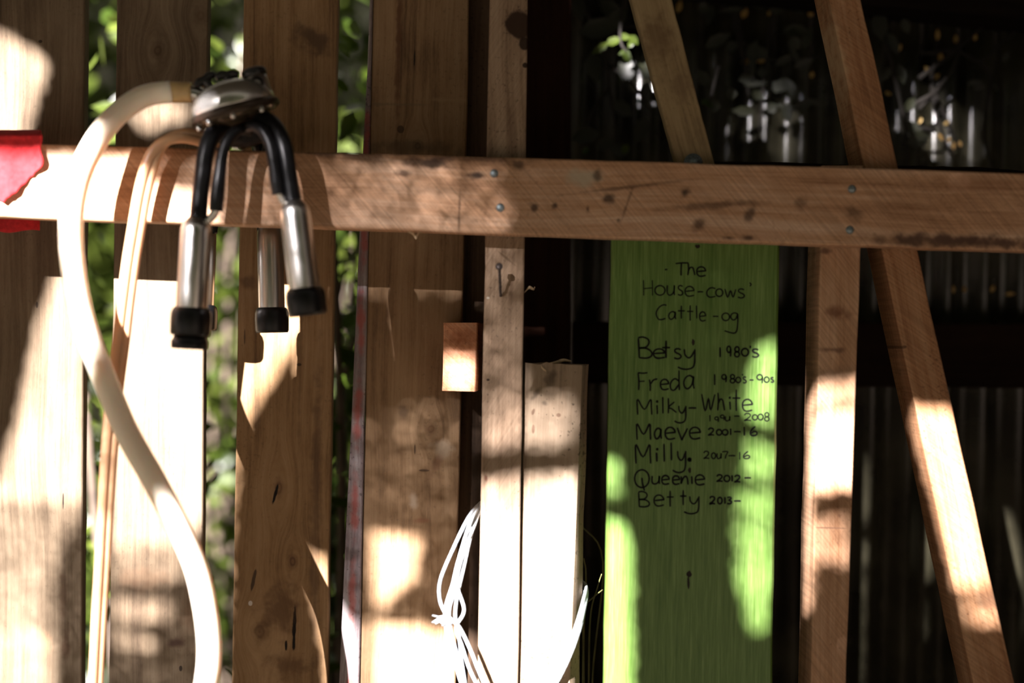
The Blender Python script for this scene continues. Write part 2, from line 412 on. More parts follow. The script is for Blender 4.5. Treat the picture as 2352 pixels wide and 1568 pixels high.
p = board('fence_plank', [(560, 0), (776, 0), (751, 1568), (532, 1568)], .18, .024,
          pk('golden_pine', 4.1, (.085, .045, .020), (.24, .143, .066), (.36, .232, .122)), top=ZT, bot=ZB, seed=13, marks=[
    ('knot', 640, 1120, 18, 30, 0, (.12, .06, .028), .8), ('crack', 633, 1132, 4, 24, .25, BLK, 1), ('crack', 676, 1440, 5, 52, .02, BLK, 1),
    ('knot', 672, 1290, 14, 22, 0, (.07, .03, .016), .8), ('crack', 657, 1482, 3, 12, 0, BLK, 1), ('crack', 583, 1330, 4, 34, .2, (.05, .03, .018), .9), ('knot', 596, 1450, 26, 28, 0, (.15, .085, .04), .8),
    ('stain_or_shade', 640, 1400, 45, 70, .4, (.09, .045, .02), .7), ('stain_or_shade', 725, 1200, 13, 420, 0, (.08, .045, .025), .55), ('stain_or_shade', 690, 800, 6, 300, 0, (.13, .075, .035), .5),
    ('stain_or_shade', 716, 90, 50, 30, .5, (.07, .04, .022), .8), ('spot', 687, 837, 6, 4, 0, DK, .8), ('stain_or_shade', 570, 650, 24, 20, 0, (.09, .05, .03), .6), ('crack', 562, 770, 2, 20, 0, (.08, .05, .03), .9), ('stain_or_shade', 650, 500, 30, 9, .6, (.09, .05, .03), .5), ('spot', 575, 1385, 5, 6, 0, (.6, .55, .5), .9), ('stain_or_shade', 660, 1530, 50, 30, 0, (.1, .05, .022), .7)])
tag(p, 'golden brown fence plank with dark splits low down, behind the steel teat cups', 'plank', 'upright planks of the fence')
p = board('fence_plank', [(857, 0), (1076, 0), (1046, 1568), (827, 1568)], .18, .024,
          pk('warm_pine', 9.4, (.085, .048, .023), (.235, .143, .073), (.35, .232, .13)), top=ZT, bot=ZB, seed=14, marks=[
    ('knot', 990, 985, 16, 18, 0, (.15, .08, .04), .8), ('stain_or_shade', 1015, 1030, 30, 18, 0, (.48, .38, .27), .6), ('stain_or_shade', 925, 945, 12, 16, 0, (.08, .05, .03), .6), ('stain_or_shade', 1000, 1070, 12, 30, .4, (.13, .06, .03), .6), ('spot', 975, 1080, 14, 3, 0, (.07, .04, .025), .8),
    ('stain_or_shade', 950, 1150, 10, 22, 0, (.5, .4, .3), .6), ('stain_or_shade', 970, 1195, 18, 6, 0, (.2, .09, .045), .7), ('stain_or_shade', 915, 110, 7, 200, 0, (.09, .035, .015), .75), ('knot', 960, 335, 16, 18, 0, (.055, .035, .024), .8), ('spot', 920, 297, 9, 10, 0, (.05, .03, .018), .8), ('stain_or_shade', 955, 340, 120, 22, 0, (.09, .065, .042), .6), ('crack', 952, 130, 2, 20, 0, BLK, .8), ('crack', 953, 1030, 2, 14, 0, DK, .8),
    ('stain_or_shade', 915, 240, 110, 4, 0, (.15, .11, .065), .5), ('stain_or_shade', 1040, 230, 60, 5, 0, (.33, .22, .12), .5), ('stain_or_shade', 900, 1020, 50, 60, 0, (.17, .10, .05), .4)])
tag(p, 'broad brown fence plank in the middle, left of the square timber end', 'plank', 'upright planks of the fence')
def painted(mk):
    return wood('flaked_paint_wood', (.045, .035, .034), (.19, .15, .15), (.40, .38, .37), [
        ('stain_or_shade', 0, .05 + .13 * i, .006, .05, 0, (.30, .075, .06), .8) for i in range(4, 12)], seed=3.7, speck=.6, rough=.8)
o = board('painted_batten', [(850, 0), (856, 0), (825, 1568), (779, 1568)], .176, .022, painted, top=ZT, bot=ZB, seed=15, wob=.0005)
tag(o, 'thin leaning batten with flaked red and grey paint against the plank edge', 'batten')
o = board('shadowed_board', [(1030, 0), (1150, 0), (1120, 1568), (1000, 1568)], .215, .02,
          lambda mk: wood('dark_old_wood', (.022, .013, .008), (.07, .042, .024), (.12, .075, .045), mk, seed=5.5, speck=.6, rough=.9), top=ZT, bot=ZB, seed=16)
tag(o, 'dark brown board set back in the gap left of the nailed upright', 'board')

# middle upright with the bent nail
ST1, ST2, ST3 = (.16, .10, .06), (.31, .215, .14), (.43, .32, .225)
stud = board('timber_upright', [(1124, 0), (1213, 0), (1189, 1568), (1097, 1568)], .042, .085,
             lambda mk: wood('rough_sawn_post', ST1, ST2, ST3, mk, seed=6.6, saw=.13, saw_ang=1.05, speck=.5, rough=.85), top=ZT, bot=ZB, seed=17, marks=[
    ('spot', 1192, 58, 34, 36, -.5, (.03, .014, .007), .97), ('spot', 1205, 100, 14, 16, 0, (.022, .011, .006), .95), ('spot', 1206, 150, 7, 7, 0, DK, .95),
    ('spot', 1121, 872, 4, 3, 0, DK, .9), ('stain_or_shade', 1116, 1097, 4, 9, 0, (.1, .03, .015), .9), ('spot', 1121, 684, 4, 3, 0, (.7, .65, .55), .8), ('crack', 1160, 590, 3, 34, -.9, (.14, .09, .05), .6)])
tag(stud, 'pale sawn upright with a bent nail, crossing behind the rail right of the broad plank', 'upright')
mb = MB()
a = at(1150, 681, .0425); h = at(1146.5, 612, .010)
tube(mb, [a + Vector((0, .006, 0)), a + Vector((0, -.005, .003)), a + (h - a) * .25 + Vector((0, -.006, 0)), a + (h - a) * .6 + Vector((0, -.003, 0)), h], .0019, 10)
dirn = (h - a).normalized(); dirn = (dirn + Vector((0, -1.1, 0))).normalized()
lathe(mb, [(.0, -.001), (.0048, -.001), (.0048, .0012), (.0, .0016)], h, dirn, 16)
mb.build('bent_nail', simple('rusty_nail', (.09, .075, .07), .5, metal=.6, var=.4, scale=300), stud)

# short weathered post beside it
def post():
    Y = .048; M = Matrix.Translation(at(1262, 1568, Y) * 1.0)
    o = at(1262, 1568, Y); o.z = 0; M = Matrix.Translation(o); inv = M.inverted()
    mk = []
    for (k, px, py, rx, ry, a_, c, s) in [('stain_or_shade', 1230, 905, 7, 22, .6, DK,.55), ('stain_or_shade', 1250, 925, 8, 6, .4, DK,.55), ('spot', 1225, 945, 4, 9, .3, (.08, .03, .015), .6), ('spot', 1283, 953, 6, 5, 0, (.08, .03, .015), .6), ('spot', 1225, 985, 4, 12, 0, (.12, .05, .03), .6), ('stain_or_shade', 1265, 870, 14, 20, .5, DK, .6), ('stain_or_shade', 1270, 1060, 60, 16, 0, (.2, .13, .08), .4)]:  # last mark paints the shadow bar across the post into its colour
        q = inv @ at(px, py, Y); s_ = 1 / pxm(Y); mk.append((k, q.x, q.z, rx * s_, ry * s_, a_, c, s))
    mat = wood('old_grey_post', (.11, .078, .05), (.26, .19, .125), (.38, .29, .20), mk, seed=8.8, speck=.7, rough=.88, bump=.6)
    v = []; f = []; seg = 40; rr = random.Random(5)
    for i in range(seg + 1):
        t = i / seg
        py = 1568 - (1568 - 836) * t
        zt = at(1262, 836, Y).z; z = zt * t
        t2 = (at(1262, 1568, Y).z - z) / (at(1262, 1568, Y).z - zt)      # 0 at frame bottom, 1 at top
        pyy = 1568 + (1568 - 836) * t2
        xl = 1192 + (1210 - 1192) * (-t2); xr = 1308 + (1310 - 1308) * (-t2); xc = 1330 + (1340 - 1330) * (-t2)
        L_, R_, C_ = at(xl, pyy, Y).x, at(xr, pyy, Y).x, at(xc, pyy, Y + .024).x
        n1 = mnoise.noise(Vector((z * 14, 0, 3))) * .0022; n2 = mnoise.noise(Vector((z * 12, 7, 3))) * .003
        ring = []
        xs = [L_ + (R_ - L_) * k / 8 for k in range(9)]
        prof = [(xs[k], .002 * math.sin(k * 1.3 + z * 8) * .4 + (.004 if k == 0 else 0)) for k in range(9)]
        prof += [(R_ + (C_ - R_) * .45 + n1, .008), (C_ + n2, .024), (C_ + n2, .098), (L_, .1)]
        for (x, y) in prof:
            zz = z
            if i == seg: zz += mnoise.noise(Vector((x * 70, y * 60, 2))) * .004 + rr.uniform(-.0012, .0012)
            ring.append((x, Y + y, zz))
        v += ring
    n = 13
    for i in range(seg):
        for j in range(n):
            f.append([i * n + j, i * n + (j + 1) % n, (i + 1) * n + (j + 1) % n, (i + 1) * n + j])
    f.append(list(range(n))[::-1]); f.append([seg * n + j for j in range(n)])
    ob = mesh('short_post', v, f, mat, M=M); autosharp(ob, 30)
    return ob
pst = post()
tag(pst, 'short grey weathered post with a chipped top, standing against the nailed upright', 'post')

# square timber end beside the upright
o = board('timber_end', [(1019, 741), (1097, 741), (1092, 899), (1015, 897)], .088, .088,
          lambda mk: wood('red_end_grain', (.33, .125, .055), (.52, .24, .125), (.60, .34, .21), mk, seed=1.9, saw=.2, saw_ang=-.7, speck=.4, rough=.8, along=20), seed=18, seg=8, wob=.0006, marks=[('stain_or_shade', 1060, 775, 34, 24, 0, (.28, .10, .045), .5)], back_shift=(0, .006))  # mark paints the shade over the upper half into the colour
tag(o, 'square reddish sawn timber end sticking out left of the nailed upright', 'timber')

# green board with the handwriting
def green_mat():
    m, nt, b = newmat('brushed_green_paint')
    N = nt.nodes.new; L = nt.links.new
    tc = N('ShaderNodeTexCoord')
    def nz(sx, sz, det, loc=0):
        mp = N('ShaderNodeMapping'); mp.inputs['Scale'].default_value = (sx, sx, sz); mp.inputs['Location'].default_value = (loc, loc, loc); L(tc.outputs['Object'], mp.inputs[0])
        t = N('ShaderNodeTexNoise'); t.inputs['Scale'].default_value = 1; t.inputs['Detail'].default_value = det; t.inputs['Roughness'].default_value = .65; L(mp.outputs[0], t.inputs['Vector']); return t.outputs['Fac']
    fine = nz(420, 16, 4); med = nz(110, 5, 3, 3); big = nz(9, 4, 3, 8)
    a = N('ShaderNodeMath'); a.operation = 'MULTIPLY_ADD'; L(fine, a.inputs[0]); a.inputs[1].default_value = .6
    c = N('ShaderNodeMath'); c.operation = 'MULTIPLY'; L(med, c.inputs[0]); c.inputs[1].default_value = .4; L(c.outputs[0], a.inputs[2])
    cr = N('ShaderNodeValToRGB'); e = cr.color_ramp.elements
    e[0].position = .34; e[0].color = (.05, .12, .009, 1); e[1].position = .66; e[1].color = (.17, .275, .07, 1)
    k = e.new(.5); k.color = (.10, .185, .032, 1)
    L(a.outputs[0], cr.inputs[0])
    # worn streaks where pale wood shows
    mr = N('ShaderNodeMapRange'); mr.inputs['From Min'].default_value = .63; mr.inputs['From Max'].default_value = .74; L(fine, mr.inputs['Value'])
    m2 = N('ShaderNodeMapRange'); m2.inputs['From Min'].default_value = .45; m2.inputs['From Max'].default_value = .65; m2.inputs['To Max'].default_value = .7; L(big, m2.inputs['Value'])
    mm = N('ShaderNodeMath'); mm.operation = 'MULTIPLY'; L(mr.outputs[0], mm.inputs[0]); L(m2.outputs[0], mm.inputs[1])
    mx = N('ShaderNodeMix'); mx.data_type = 'RGBA'; L(mm.outputs[0], mx.inputs[0]); L(cr.outputs[0], mx.inputs[6]); mx.inputs[7].default_value = (.38, .42, .16, 1)
    L(mx.outputs[2], b.inputs['Base Color'])
    b.inputs['Roughness'].default_value = .42; b.inputs['Specular IOR Level'].default_value = .45
    bp = N('ShaderNodeBump'); bp.inputs['Strength'].default_value = .55; bp.inputs['Distance'].default_value = .0012
    L(a.outputs[0], bp.inputs['Height']); L(bp.outputs[0], b.inputs['Normal'])
    return m
GY = .042
gb = board('green_board', [(1406, 505), (1792, 511), (1773, 1568), (1386, 1568)], GY, .022, green_mat(), top=None, bot=ZB, seed=21, seg=40, wob=.0008, cham=(.003, .003))
tag(gb, 'tall green painted board with a handwritten list of cow names, below the rail', 'sign')
m_ink = simple('black_marker_ink', (.008, .008, .006), .6, var=.3, scale=300, spec=.15)
m_hole = simple('splintered_hole', (.02, .014, .008), .9)

def arc(cx, cy, rx, ry, a0, a1, n=10):
    return [(cx + rx * math.cos(math.radians(a0 + (a1 - a0) * i / n)), cy + ry * math.sin(math.radians(a0 + (a1 - a0) * i / n))) for i in range(n + 1)]
G = {
    'T': [[(0, .95), (.5, 1), (1, 1)], [(.45, 1), (.42, .5), (.42, 0)]],
    'h': [[(.05, 1), (.1, .5), (0, 0)], [(.05, .35), (.35, .62), (.7, .6), (.85, .35), (1, 0)]],
    'e': [[(.05, .5), (.95, .58)] + arc(.5, .55, .48, .45, 10, 180) + [(.05, .3), (.2, .08), (.5, 0), (1, .1)]],
    'H': [[(.04, 1), (.06, 0)], [(.94, 1), (.96, 0)], [(.04, .45), (.96, .5)]],
    'o': [arc(.5, .5, .5, .5, 100, 470, 16)],
    '0': [arc(.5, .5, .5, .5, 100, 470, 16)],
    'u': [[(.05, 1), (.02, .5), (.1, .12), (.4, 0), (.75, .15), (.95, .5), (.97, 1), (.95, .4), (1, 0)]],
    's': [[(.95, .9), (.6, 1), (.2, .95), (.1, .75), (.35, .58), (.75, .45), (.98, .25), (.8, .05), (.4, 0), (0, .1)]],
    'S': [[(.95, .9), (.5, 1), (.1, .8), (.5, .5), (.95, .25), (.5, 0), (0, .1)]],
    '-': [[(0, .5), (.5, .55), (1, .5)]],
    'c': [[(1, .9), (.6, 1), (.2, .85), (0, .5), (.1, .15), (.45, 0), (1, .1)]],
    'w': [[(0, 1), (.25, 0), (.52, .8), (.75, 0), (1, .95)]],
    'W': [[(0, 1), (.27, 0), (.52, .75), (.68, .05), (1, .98)]],
    "'": [[(.1, 1), (.9, .5), (.2, 0)]],
    'C': [[(1, .95), (.75, 1), (.4, .9), (.1, .65), (0, .35), (.2, .05), (.5, .0), (.9, .08)]],
    'a': [[(.95, .8), (.6, 1), (.2, .85), (0, .45), (.15, .08), (.45, .02), (.8, .35), (.95, .95), (.92, .4), (1, 0)]],
    't': [[(.5, 1), (.48, .4), (.5, 0)], [(0, .6), (.5, .6), (1, .6)]],
    'l': [[(.4, 1), (.5, .5), (.6, 0)]],
    '1': [[(.4, 1), (.5, .5), (.5, 0)]],
    'g': [[(.95, .9), (.55, 1), (.15, .85), (0, .4), (.3, .0), (.75, .2), (.97, .9), (1, .2), (.95, -.8), (.85, -1.5), (.6, -1.85), (.1, -1.85), (-.9, -1.55)]],
    'B': [[(.02, .95), (.05, .5), (.08, 0)], [(0, .97), (.35, 1), (.7, .9), (.78, .72), (.55, .52), (.08, .48), (.6, .46), (.95, .3), (.95, .1), (.6, .0), (.08, .02)]],
    'y': [[(.02, 1), (.08, .4), (.4, .05), (.7, .25), (.95, .8)], [(1, 1), (1, .3), (.98, -.5), (.8, -1.0), (.3, -1.2), (-.2, -1.15), (-.6, -.95)]],
    'F': [[(.02, 1), (.1, .5), (.08, 0)], [(0, 1), (.5, .97), (1, 1)], [(.08, .5), (.7, .52)]],
    'r': [[(0, .95), (.1, .5), (.1, 0)], [(.1, .55), (.5, .9), (1, 1)]],
    'd': [[(.95, .45), (.55, .58), (.15, .45), (0, .22), (.15, .02), (.5, .02), (.95, .3)], [(.97, 1), (.96, .5), (1, 0)]],
    'M': [[(.05, 0), (.02, .5), (.05, 1), (.5, .35), (.92, 1), (.97, .5), (1, 0)]],
    'i': [[(.3, 1), (.5, .5), (.6, 0)]],
    '.': [arc(.5, .5, .3, .3, 0, 360, 10)],
    'k': [[(0, 1), (.02, .5), (.0, 0)], [(.75, .75), (.02, .4), (.4, .3), (1, .05)]],
    'v': [[(0, 1), (.4, .0), (.5, .02), (1, .95)]],
    'Q': [arc(.5, .5, .5, .5, 110, 475, 18), [(.5, .55), (.55, .2), (.68, -.18)]],
    'n': [[(0, .95), (.05, .5), (.0, .1), (.25, .7), (.6, .95), (.85, .7), (.95, 0)]],
    '9': [arc(.5, .7, .45, .3, 20, 380, 12) + [(.95, .5), (.9, 0)]],
    '8': [arc(.5, .75, .42, .25, 270, 630, 10) + arc(.5, .25, .48, .25, 90, -270, 10)],
    '2': [[(.0, .75), (.25, 1), (.75, .95), (.85, .65), (.4, .25), (0, .03), (.5, .08), (1, .02)]],
    '6': [[(.75, 1), (.3, .7), (.05, .35), (.15, .08), (.5, 0), (.9, .1), (.95, .35), (.6, .45), (.15, .25)]],
    '7': [[(0, .95), (.5, 1), (1, .95), (.7, .5), (.55, 0)]],
    '3': [[(0, .95), (.6, 1), (.85, .8), (.4, .55), (.9, .35), (.8, .08), (.3, 0), (0, .1)]],
}
Z4 = (1380, 560, 5.227); Z5 = (1380, 860, 4.611)
WORDS = [
    (Z4, 4.6, [('T', 897, 1055, 228, 380), ('h', 1045, 1130, 228, 375), ('e', 1150, 1260, 275, 388), ('-', 768, 800, 292, 325)]),
    (Z4, 4.0, [('H', 508, 625, 435, 620), ('o', 650, 770, 500, 615), ('u', 795, 885, 495, 615), ('s', 925, 985, 500, 615), ('e', 1010, 1120, 510, 628), ('-', 1160, 1230, 560, 590), ('c', 1272, 1375, 525, 640), ('o', 1380, 1465, 540, 630), ('w', 1490, 1620, 540, 640), ('s', 1645, 1725, 540, 648), ("'", 1783, 1808, 465, 508)]),
    (Z4, 4.0, [('C', 665, 790, 730, 908), ('a', 815, 900, 812, 905), ('t', 925, 1010, 740, 898), ('t', 1035, 1112, 735, 922), ('l', 1140, 1160, 738, 895), ('e', 1185, 1260, 815, 925), ('-', 1345, 1412, 855, 885), ('o', 1455, 1545, 830, 920), ('g', 1560, 1645, 828, 912)]),
    (Z4, 5.0, [('B', 448, 615, 1118, 1370), ('e', 630, 770, 1260, 1372), ('t', 735, 832, 1160, 1370), ('s', 880, 965, 1258, 1378), ('y', 1000, 1128, 1262, 1372)]),
    (Z4, 5.0, [('1', 1425, 1440, 1240, 1360), ('9', 1512, 1562, 1228, 1352), ('8', 1605, 1665, 1235, 1355), ('0', 1690, 1772, 1255, 1345), ('l', 1790, 1802, 1222, 1252), ('s', 1815, 1895, 1262, 1358)]),
    (Z5, 4.6, [('F', 393, 495, -20, 165), ('r', 515, 600, 45, 175), ('e', 630, 720, 50, 160), ('d', 735, 832, -45, 165), ('a', 878, 988, 10, 150)]),
    (Z5, 4.2, [('1', 1200, 1212, -5, 112), ('9', 1280, 1330, 0, 82), ('8', 1370, 1420, 0, 88), ('0', 1430, 1482, 28, 85), ('l', 1496, 1504, -8, 12), ('s', 1505, 1540, 25, 88), ('-', 1575, 1618, 45, 70), ('9', 1650, 1715, 0, 92), ('0', 1730, 1782, 25, 82), ('s', 1800, 1830, 30, 80)]),
    (Z5, 4.6, [('M', 383, 540, 262, 425), ('i', 590, 604, 322, 418), ('.', 588, 606, 276, 294), ('l', 650, 664, 236, 412), ('k', 715, 802, 248, 410), ('y', 825, 900, 330, 412), ('-', 928, 1012, 340, 368)]),
    (Z5, 4.6, [('W', 1068, 1208, 205, 385), ('h', 1238, 1310, 192, 380), ('i', 1362, 1378, 285, 372), ('.', 1358, 1376, 236, 254), ('t', 1392, 1478, 158, 385), ('e', 1498, 1605, 262, 388)]),
    (Z5, 3.6, [('1', 1152, 1160, 428, 496), ('9', 1205, 1248, 448, 502), ('9', 1265, 1308, 428, 482), ('u', 1318, 1368, 440, 490), ('-', 1412, 1470, 430, 450), ('2', 1520, 1592, 412, 488), ('o', 1605, 1658, 425, 480), ('o', 1665, 1718, 418, 480), ('8', 1735, 1782, 402, 492)]),
    (Z5, 5.0, [('M', 378, 528, 522, 690), ('a', 568, 642, 568, 680), ('e', 680, 788, 558, 685), ('v', 810, 918, 562, 680), ('e', 938, 1055, 558, 682)]),
    (Z5, 4.8, [('2', 1140, 1200, 568, 642), ('0', 1225, 1280, 582, 640), ('0', 1288, 1346, 582, 640), ('1', 1370, 1380, 570, 640), ('-', 1410, 1482, 592, 618), ('1', 1515, 1525, 552, 646), ('6', 1580, 1656, 548, 646)]),
    (Z5, 5.0, [('M', 365, 528, 740, 942), ('i', 585, 600, 825, 922), ('.', 590, 606, 782, 798), ('l', 662, 680, 732, 922), ('l', 738, 755, 718, 908), ('y', 812, 898, 808, 912), ('.', 915, 965, 876, 925), ('.', 928, 952, 888, 912)]),
    (Z5, 3.8, [('2', 1090, 1150, 812, 890), ('0', 1172, 1216, 828, 890), ('u', 1230, 1275, 832, 890), ('7', 1285, 1345, 814, 890), ('-', 1350, 1426, 846, 872), ('1', 1466, 1476, 818, 900), ('6', 1508, 1577, 812, 890)]),
    (Z5, 5.0, [('Q', 358, 512, 1008, 1195), ('u', 540, 622, 1072, 1158), ('e', 645, 725, 1068, 1162), ('e', 758, 835, 1072, 1162), ('n', 850, 928, 1072, 1165), ('i', 958, 972, 1075, 1158), ('e', 998, 1100, 1062, 1168)]),
    (Z5, 5.0, [('2', 1228, 1292, 1062, 1132), ('0', 1305, 1366, 1068, 1132), ('1', 1386, 1396, 1065, 1132), ('2', 1418, 1478, 1068, 1138), ('-', 1520, 1590, 1080, 1108)]),
    (Z5, 4.6, [('B', 398, 515, 1238, 1400), ('e', 562, 668, 1275, 1392), ('t', 698, 772, 1228, 1398), ('t', 838, 908, 1222, 1382), ('y', 940, 1038, 1288, 1372)]),
    (Z5, 5.2, [('2', 1155, 1212, 1292, 1370), ('0', 1238, 1284, 1300, 1368), ('1', 1310, 1320, 1295, 1368), ('3', 1338, 1388, 1298, 1368), ('-', 1410, 1482, 1325, 1352)]),
]
def ribbon(mb, pts, w_):
    P = [(p.x, p.y) for p in catmull([(a, b, 0) for a, b in pts], 4)] if len(pts) > 2 else pts
    n = len(P); v = []; f = []
    for i in range(n):
        a = P[max(i - 1, 0)]; b = P[min(i + 1, n - 1)]
        dx, dy = b[0] - a[0], b[1] - a[1]; l = math.hypot(dx, dy) or 1
        nx, ny = -dy / l, dx / l
        ww = w_ * (.85 + .3 * abs(mnoise.noise(Vector((P[i][0] * .05, P[i][1] * .05, 1)))))
        if i in (0, n - 1): ww *= .75
        for s in (1, -1): v.append(at(P[i][0] + nx * ww * .5 * s, P[i][1] + ny * ww * .5 * s, GY - .0005))
    for i in range(n - 1): f.append([2 * i, 2 * i + 1, 2 * i + 3, 2 * i + 2])
    mb.add(v, f)
for (zx, zy, zs), wd, letters in WORDS:
    mb = MB()
    for ch, x0, x1, y0, y1 in letters:
        for st in G[ch]:
            pts = [(zx + (x0 + (x1 - x0) * a) / zs, zy + (y1 - (y1 - y0) * b) / zs) for a, b in st]
            ribbon(mb, pts, wd * .9)
    mb.build('handwritten_word', m_ink, gb, smooth=False)
# splintered nail holes in the green board
for px, py, rx, ry in [(1592, 786, 4, 8), (1584, 1080, 4, 7), (1583, 1318, 6, 7), (1581, 1338, 3, 16), (1602, 566, 6, 5)]:
    mb = MB(); v = [at(px + rx * math.cos(a) * R.uniform(.7, 1.2), py + ry * math.sin(a) * R.uniform(.7, 1.2), GY - .0004) for a in [i * math.pi / 6 for i in range(12)]]
    mb.add(v, [list(range(12))]); mb.build('nail_hole', m_hole, gb, smooth=False)

# right upright and the two braces
RD1, RD2, RD3 = (.23, .11, .05), (.41, .235, .13), (.54, .35, .22)
rs = board('timber_upright', [(1889, 380), (1984, 380), (1943, 1568), (1863, 1568)], .042, .085,
           lambda mk: wood('pinkish_stud', RD1, RD2, RD3, mk, seed=3.3, saw=.2, saw_ang=-.9, speck=.4, rough=.8), bot=ZB, seed=22, marks=[
    ('stain_or_shade', 1928, 718, 32, 16, 0, (.14, .055, .025), .8), ('stain_or_shade', 1912, 803, 30, 7, 0, (.12, .06, .035), .8), ('stain_or_shade', 1925, 860, 44, 20, 0, (.19, .12, .07), .6), ('stain_or_shade', 1896, 577, 14, 9, 0, (.1, .05, .03), .8), ('crack', 1905, 1212, 40, 2, 0, (.15, .08, .05), .7)])
tag(rs, 'pinkish upright with a lighter left edge, hanging below the rail right of the green board', 'upright')
br = board('diagonal_brace', [(1905, 0), (1977, 0), (2330, 1568), (2236, 1568)], .042, .08,
           lambda mk: wood('red_brown_brace', (.16, .068, .028), (.31, .155, .072), (.44, .26, .14), mk, seed=5.1, saw=.22, saw_ang=-.85, speck=.5, rough=.78), top=ZT, bot=ZB, seed=23, seg=40, marks=[
    ('stain_or_shade', 1925, 130, 16, 130, 0, (.45, .31, .18), .8), ('stain_or_shade', 1945, 290, 5, 60, 0, (.07, .035, .02), .8), ('spot', 2076, 797, 8, 4, 0, (.08, .04, .02), .8), ('stain_or_shade', 2280, 1380, 40, 22, .3, (.16, .08, .045), .5)])
tag(br, 'long reddish diagonal brace leaning across the right side, crossing behind the rail', 'brace')
pb = board('diagonal_brace', [(1451, 0), (1543, 0), (1655, 430), (1569, 430)], .042, .028,
           lambda mk: wood('yellow_pine_brace', (.10, .068, .034), (.24, .17, .085), (.34, .26, .14), mk, seed=7.1, speck=.15, rough=.8, grain=1.1), top=ZT, seed=24, marks=[
    ('stain_or_shade', 1510, 90, 44, 60, 0, (.10, .055, .024), .6), ('stain_or_shade', 1560, 190, 40, 40, 0, (.13, .08, .04), .5)])
tag(pb, 'short yellowish pine brace leaning above the rail over the green board', 'brace')
mb = MB(); c = at(1592, 374, .042)
lathe(mb, [(.0, .0), (.0125, .0), (.0125, .002), (.007, .0022), (.007, .0065), (.0, .007)], c, (0, -1, 0), 20)
mb.build('coach_bolt', m_galv, pb)

# dark frame timbers behind
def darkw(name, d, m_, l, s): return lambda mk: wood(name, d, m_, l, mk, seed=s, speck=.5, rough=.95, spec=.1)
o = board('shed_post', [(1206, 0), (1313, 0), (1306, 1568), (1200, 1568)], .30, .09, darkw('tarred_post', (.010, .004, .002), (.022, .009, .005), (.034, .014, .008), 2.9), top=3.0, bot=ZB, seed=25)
tag(o, 'nearly black reddish shed post in the gap right of the nailed upright', 'post')
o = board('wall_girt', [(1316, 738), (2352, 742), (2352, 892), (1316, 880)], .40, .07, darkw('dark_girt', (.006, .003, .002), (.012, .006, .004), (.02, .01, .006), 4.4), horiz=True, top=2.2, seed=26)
tag(o, 'black horizontal timber across the corrugated wall behind the green board', 'beam')
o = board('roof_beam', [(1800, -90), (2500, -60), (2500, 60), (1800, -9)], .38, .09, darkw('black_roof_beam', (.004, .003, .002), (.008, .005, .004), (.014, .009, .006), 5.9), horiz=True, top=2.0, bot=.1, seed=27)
tag(o, 'black roof beam at the top right corner above the leaning brace', 'beam')
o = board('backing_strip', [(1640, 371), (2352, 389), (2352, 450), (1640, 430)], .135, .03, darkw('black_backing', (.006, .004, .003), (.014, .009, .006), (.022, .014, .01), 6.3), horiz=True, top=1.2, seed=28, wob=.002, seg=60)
tag(o, 'dark rough strip of timber peeping over the top of the rail on the right', 'batten')

# ------------------------------------------------------------------ milking cluster
m_steel = simple('brushed_steel', (.60, .58, .55), .30, metal=1.0, var=.12, scale=30, stretch=(1, 1, .05))
m_steel2 = simple('bright_steel', (.62, .60, .56), .27, metal=.85, var=.05)
m_smoke = simple('smoky_plastic', (.07, .055, .035), .16, var=.2, spec=.6, metal=.3)
m_rub = simple('black_rubber', (.006, .006, .007), .36, var=.3, scale=60, spec=.32)
m_rub2 = simple('black_plastic', (.012, .011, .011), .28, var=.2, spec=.6)
m_hose = simple('milky_silicone', (.88, .79, .63), .38, var=.06, scale=20, sss=.35, spec=.5)
m_twin = simple('amber_twin_tube', (.62, .36, .20), .32, var=.08, scale=20, sss=.3, spec=.5)
m_sleeve = simple('amber_sleeve', (.60, .42, .19), .25, var=.15, scale=60, sss=.2, spec=.6)
CY = -.030
clb = at(540, 254, CY)                                        # centre of the rim
ax = (UP * math.cos(math.radians(15)) - RIGHT * math.sin(math.radians(15)) + Vector((0, -.10, 0))).normalized()
rt = (RIGHT - ax * RIGHT.dot(ax)).normalized(); bk = ax.cross(rt)   # rt right along the rim, bk depth (either sign)
if bk.y < 0: bk = -bk
mm_ = 1 / pxm(CY)                                             # one photo px at this depth
cl = root('milking_cluster', at(540, 330, .02), 'steel and rubber milking cluster with hoses, hung over the left of the rail', 'milking machine')
def cl_at(r, d, h): return clb + rt * r * mm_ + bk * d * mm_ + ax * h * mm_
mb = MB(); lathe(mb, [(96, 4), (97, 10), (95, 24), (88, 40), (74, 54), (55, 63), (40, 67), (20, 69), (0, 69)], Vector(), (0, 0, 1), 48)
def place(mbx): 
    for i, q in enumerate(mbx.v): mbx.v[i] = cl_at(q.x, q.y, q.z)
place(mb); o = mb.build('claw_dome', m_steel2, cl)
mb = MB(); lathe(mb, [(92, -11), (99, -11), (103, -8), (103, 2), (99, 6), (92, 6)], Vector(), (0, 0, 1), 48); place(mb)
o = mb.build('claw_rim', simple('dark_rim', (.05, .035, .025), .34, metal=.5, var=.2), cl); autosharp(o, 40)
mb = MB(); lathe(mb, [(0, -36), (26, -36), (34, -32), (50, -27), (78, -20), (92, -12), (92, -9), (0, -9)], Vector(), (0, 0, 1), 40); place(mb)
mb.build('claw_bowl', m_smoke, cl)
# rim bolts
for a in (195, 235, 275, 320):
    mb = MB(); r_, d_ = 90 * math.cos(math.radians(a)), 90 * math.sin(math.radians(a))
    lathe(mb, [(0, -26), (5, -26), (6, -22), (6, -8), (0, -8)], Vector((r_, d_, 0)), (0, 0, 1), 12); place(mb)
    mb.build('rim_bolt', m_steel2, cl)
